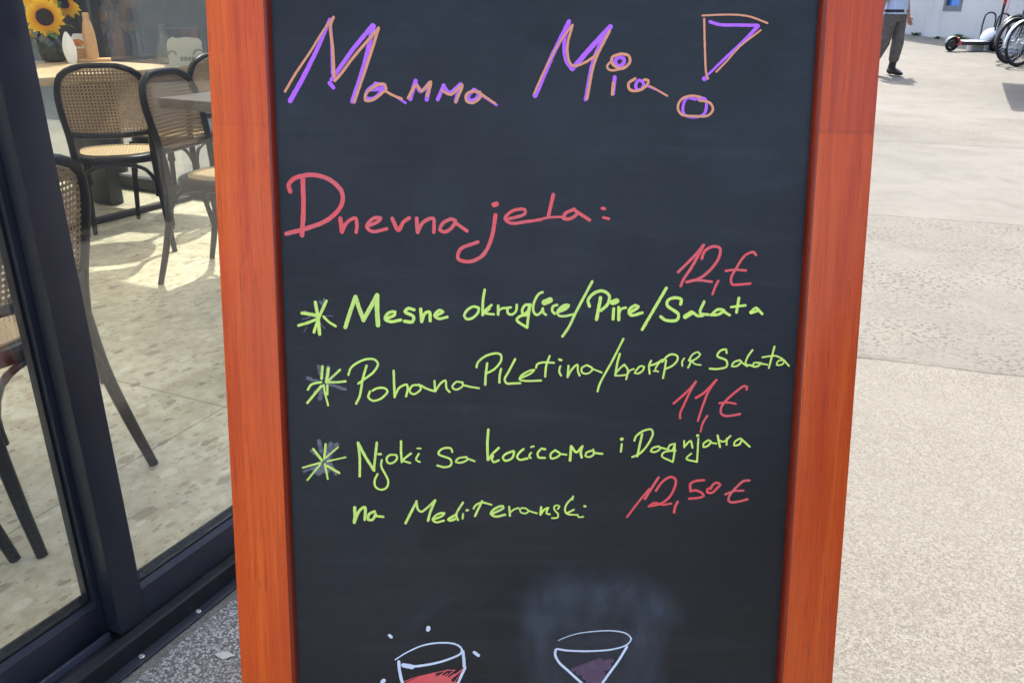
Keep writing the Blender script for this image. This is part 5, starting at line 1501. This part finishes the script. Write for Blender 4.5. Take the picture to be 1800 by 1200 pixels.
for sd in 'lr':
    a, b = jv('sh' + sd), jv('elb' + sd)
    mb.quad_grid(loft([a + (a - b) * .12 + Vector((-.05 if sd == 'l' else .05, 0, .01)), a, a.lerp(b, .4), a.lerp(b, .78), a.lerp(b, 1.02)], [.06, .082, .078, .074, .080], [.06, .086, .080, .074, .080], 14, ax=Vector((0, 1, 0)), wr=.08, seed=4), close_u=True)
mb.build('shirt', M['shirt'], man)
mb = MB()
mb.quad_grid(loft([(0, 0, .97), (0, 0, .90), (0, 0, .83), (0, .0, .78)], [.172, .182, .186, .17], [.126, .134, .136, .10], 24, wr=.03), close_u=True)
for sd in 'lr':
    h_, k_, a_ = jv('hip' + sd), jv('knee' + sd), jv('ankle' + sd)
    up_ = (a_ - k_).normalized()
    mb.quad_grid(loft([h_ + Z * .03, h_.lerp(k_, .25), h_.lerp(k_, .6), k_ - (k_ - h_) * .08, k_, k_.lerp(a_, .25), k_.lerp(a_, .48), k_.lerp(a_, .64), k_.lerp(a_, .72)],
                      [.100, .102, .092, .088, .094, .084, .080, .074, .052], [.118, .112, .096, .084, .092, .084, .080, .076, .054], 16, wr=.10, seed=9), close_u=True)
mb.build('trousers', M['trousers'], man)
mb = MB()
for sd in 'lr':
    k_, a_, b_, t_ = jv('knee' + sd), jv('ankle' + sd), jv('ball' + sd), jv('toe' + sd)
    f_ = (t_ - a_); f_.z = 0 if sd == 'l' else f_.z; f_.normalize()
    mb.quad_grid(loft([k_.lerp(a_, .58), k_.lerp(a_, .8), a_ + Z * .02], [.054, .052, .056], [.056, .055, .06], 14), close_u=True)
    heel = a_ - f_ * .055 + Z * (-.045)
    pts = [heel, a_ - f_ * .03 + Z * (-.02), a_ + f_ * .05 + Z * (-.022), b_ + Z * .012, b_.lerp(t_, .6) + Z * .004, t_ + f_ * .02]
    rows = loft(pts, [.030, .044, .048, .050, .046, .022], [.030, .062, .052, .044, .036, .022], 14)
    if sd == 'l':
        rows = [[Vector((p.x, p.y, max(.004, p.z))) for p in r] for r in rows]
    mb.quad_grid(rows, close_u=True); mb.ngon(rows[0][::-1]); mb.ngon(rows[-1])
mb.build('boots', M['leather'], man)
mb = MB(); mb.quad_grid(loft([(0, 0, .955), (0, 0, .915)], [.1985, .199], [.152, .153], 24), close_u=True)
bl = mb.build('belt', M['leather'], man)
mb = MB(); mb.box((.02, -.156, .935), (.055, .008, .045), bev=.004); mb.build('buckle', M['buckle'], bl)
# head details: face and hair
mb = MB()
mb.lathe([(.0, .118), (.05, .11), (.085, .07), (.098, .02), (.097, -.03), (.085, -.06)], (0, .008, 1.625), 20)
mb.v = [(x, y if y > -.045 else -.045 - (y + .045) * .2, z if y > -.03 else max(z, 1.685)) for x, y, z in mb.v]
mb.build('hair', M['hair'], man)
for x in (-1, 1):
    mb = MB(); mb.lathe([(0, -.007), (.009, -.004), (.011, 0), (.009, .004), (0, .007)], (x * .033, -.104, 1.628), 12, axis=(Vector((1, 0, 0)), Z, Vector((0, -1, 0)))); e = mb.build('eye', M['white'], man)
    mb = MB(); mb.lathe([(.0045, .0072), (0, .0082)], (x * .033, -.104, 1.628), 10, axis=(Vector((1, 0, 0)), Z, Vector((0, -1, 0)))); mb.build('pupil', M['hair'], e)
    mb = MB(); mb.tube(catmull([(x * .094, -.01, 1.595), (x * .104, .008, 1.61), (x * .106, .012, 1.64), (x * .096, -.004, 1.65)], .01), .009, 8); mb.build('ear', M['skin'], man)
mb = MB(); mb.tube([(0, -.106, 1.64), (0, -.122, 1.60), (0, -.112, 1.592)], [.009, .016, .011], 8); mb.build('nose', M['skin'], man)
mb = MB(); mb.tube([(-.024, -.098, 1.565), (0, -.106, 1.566), (.024, -.098, 1.565)], [.003, .007, .003], 8); mb.build('mouth', mat_plain('lips', (.36, .13, .10), .5), man)
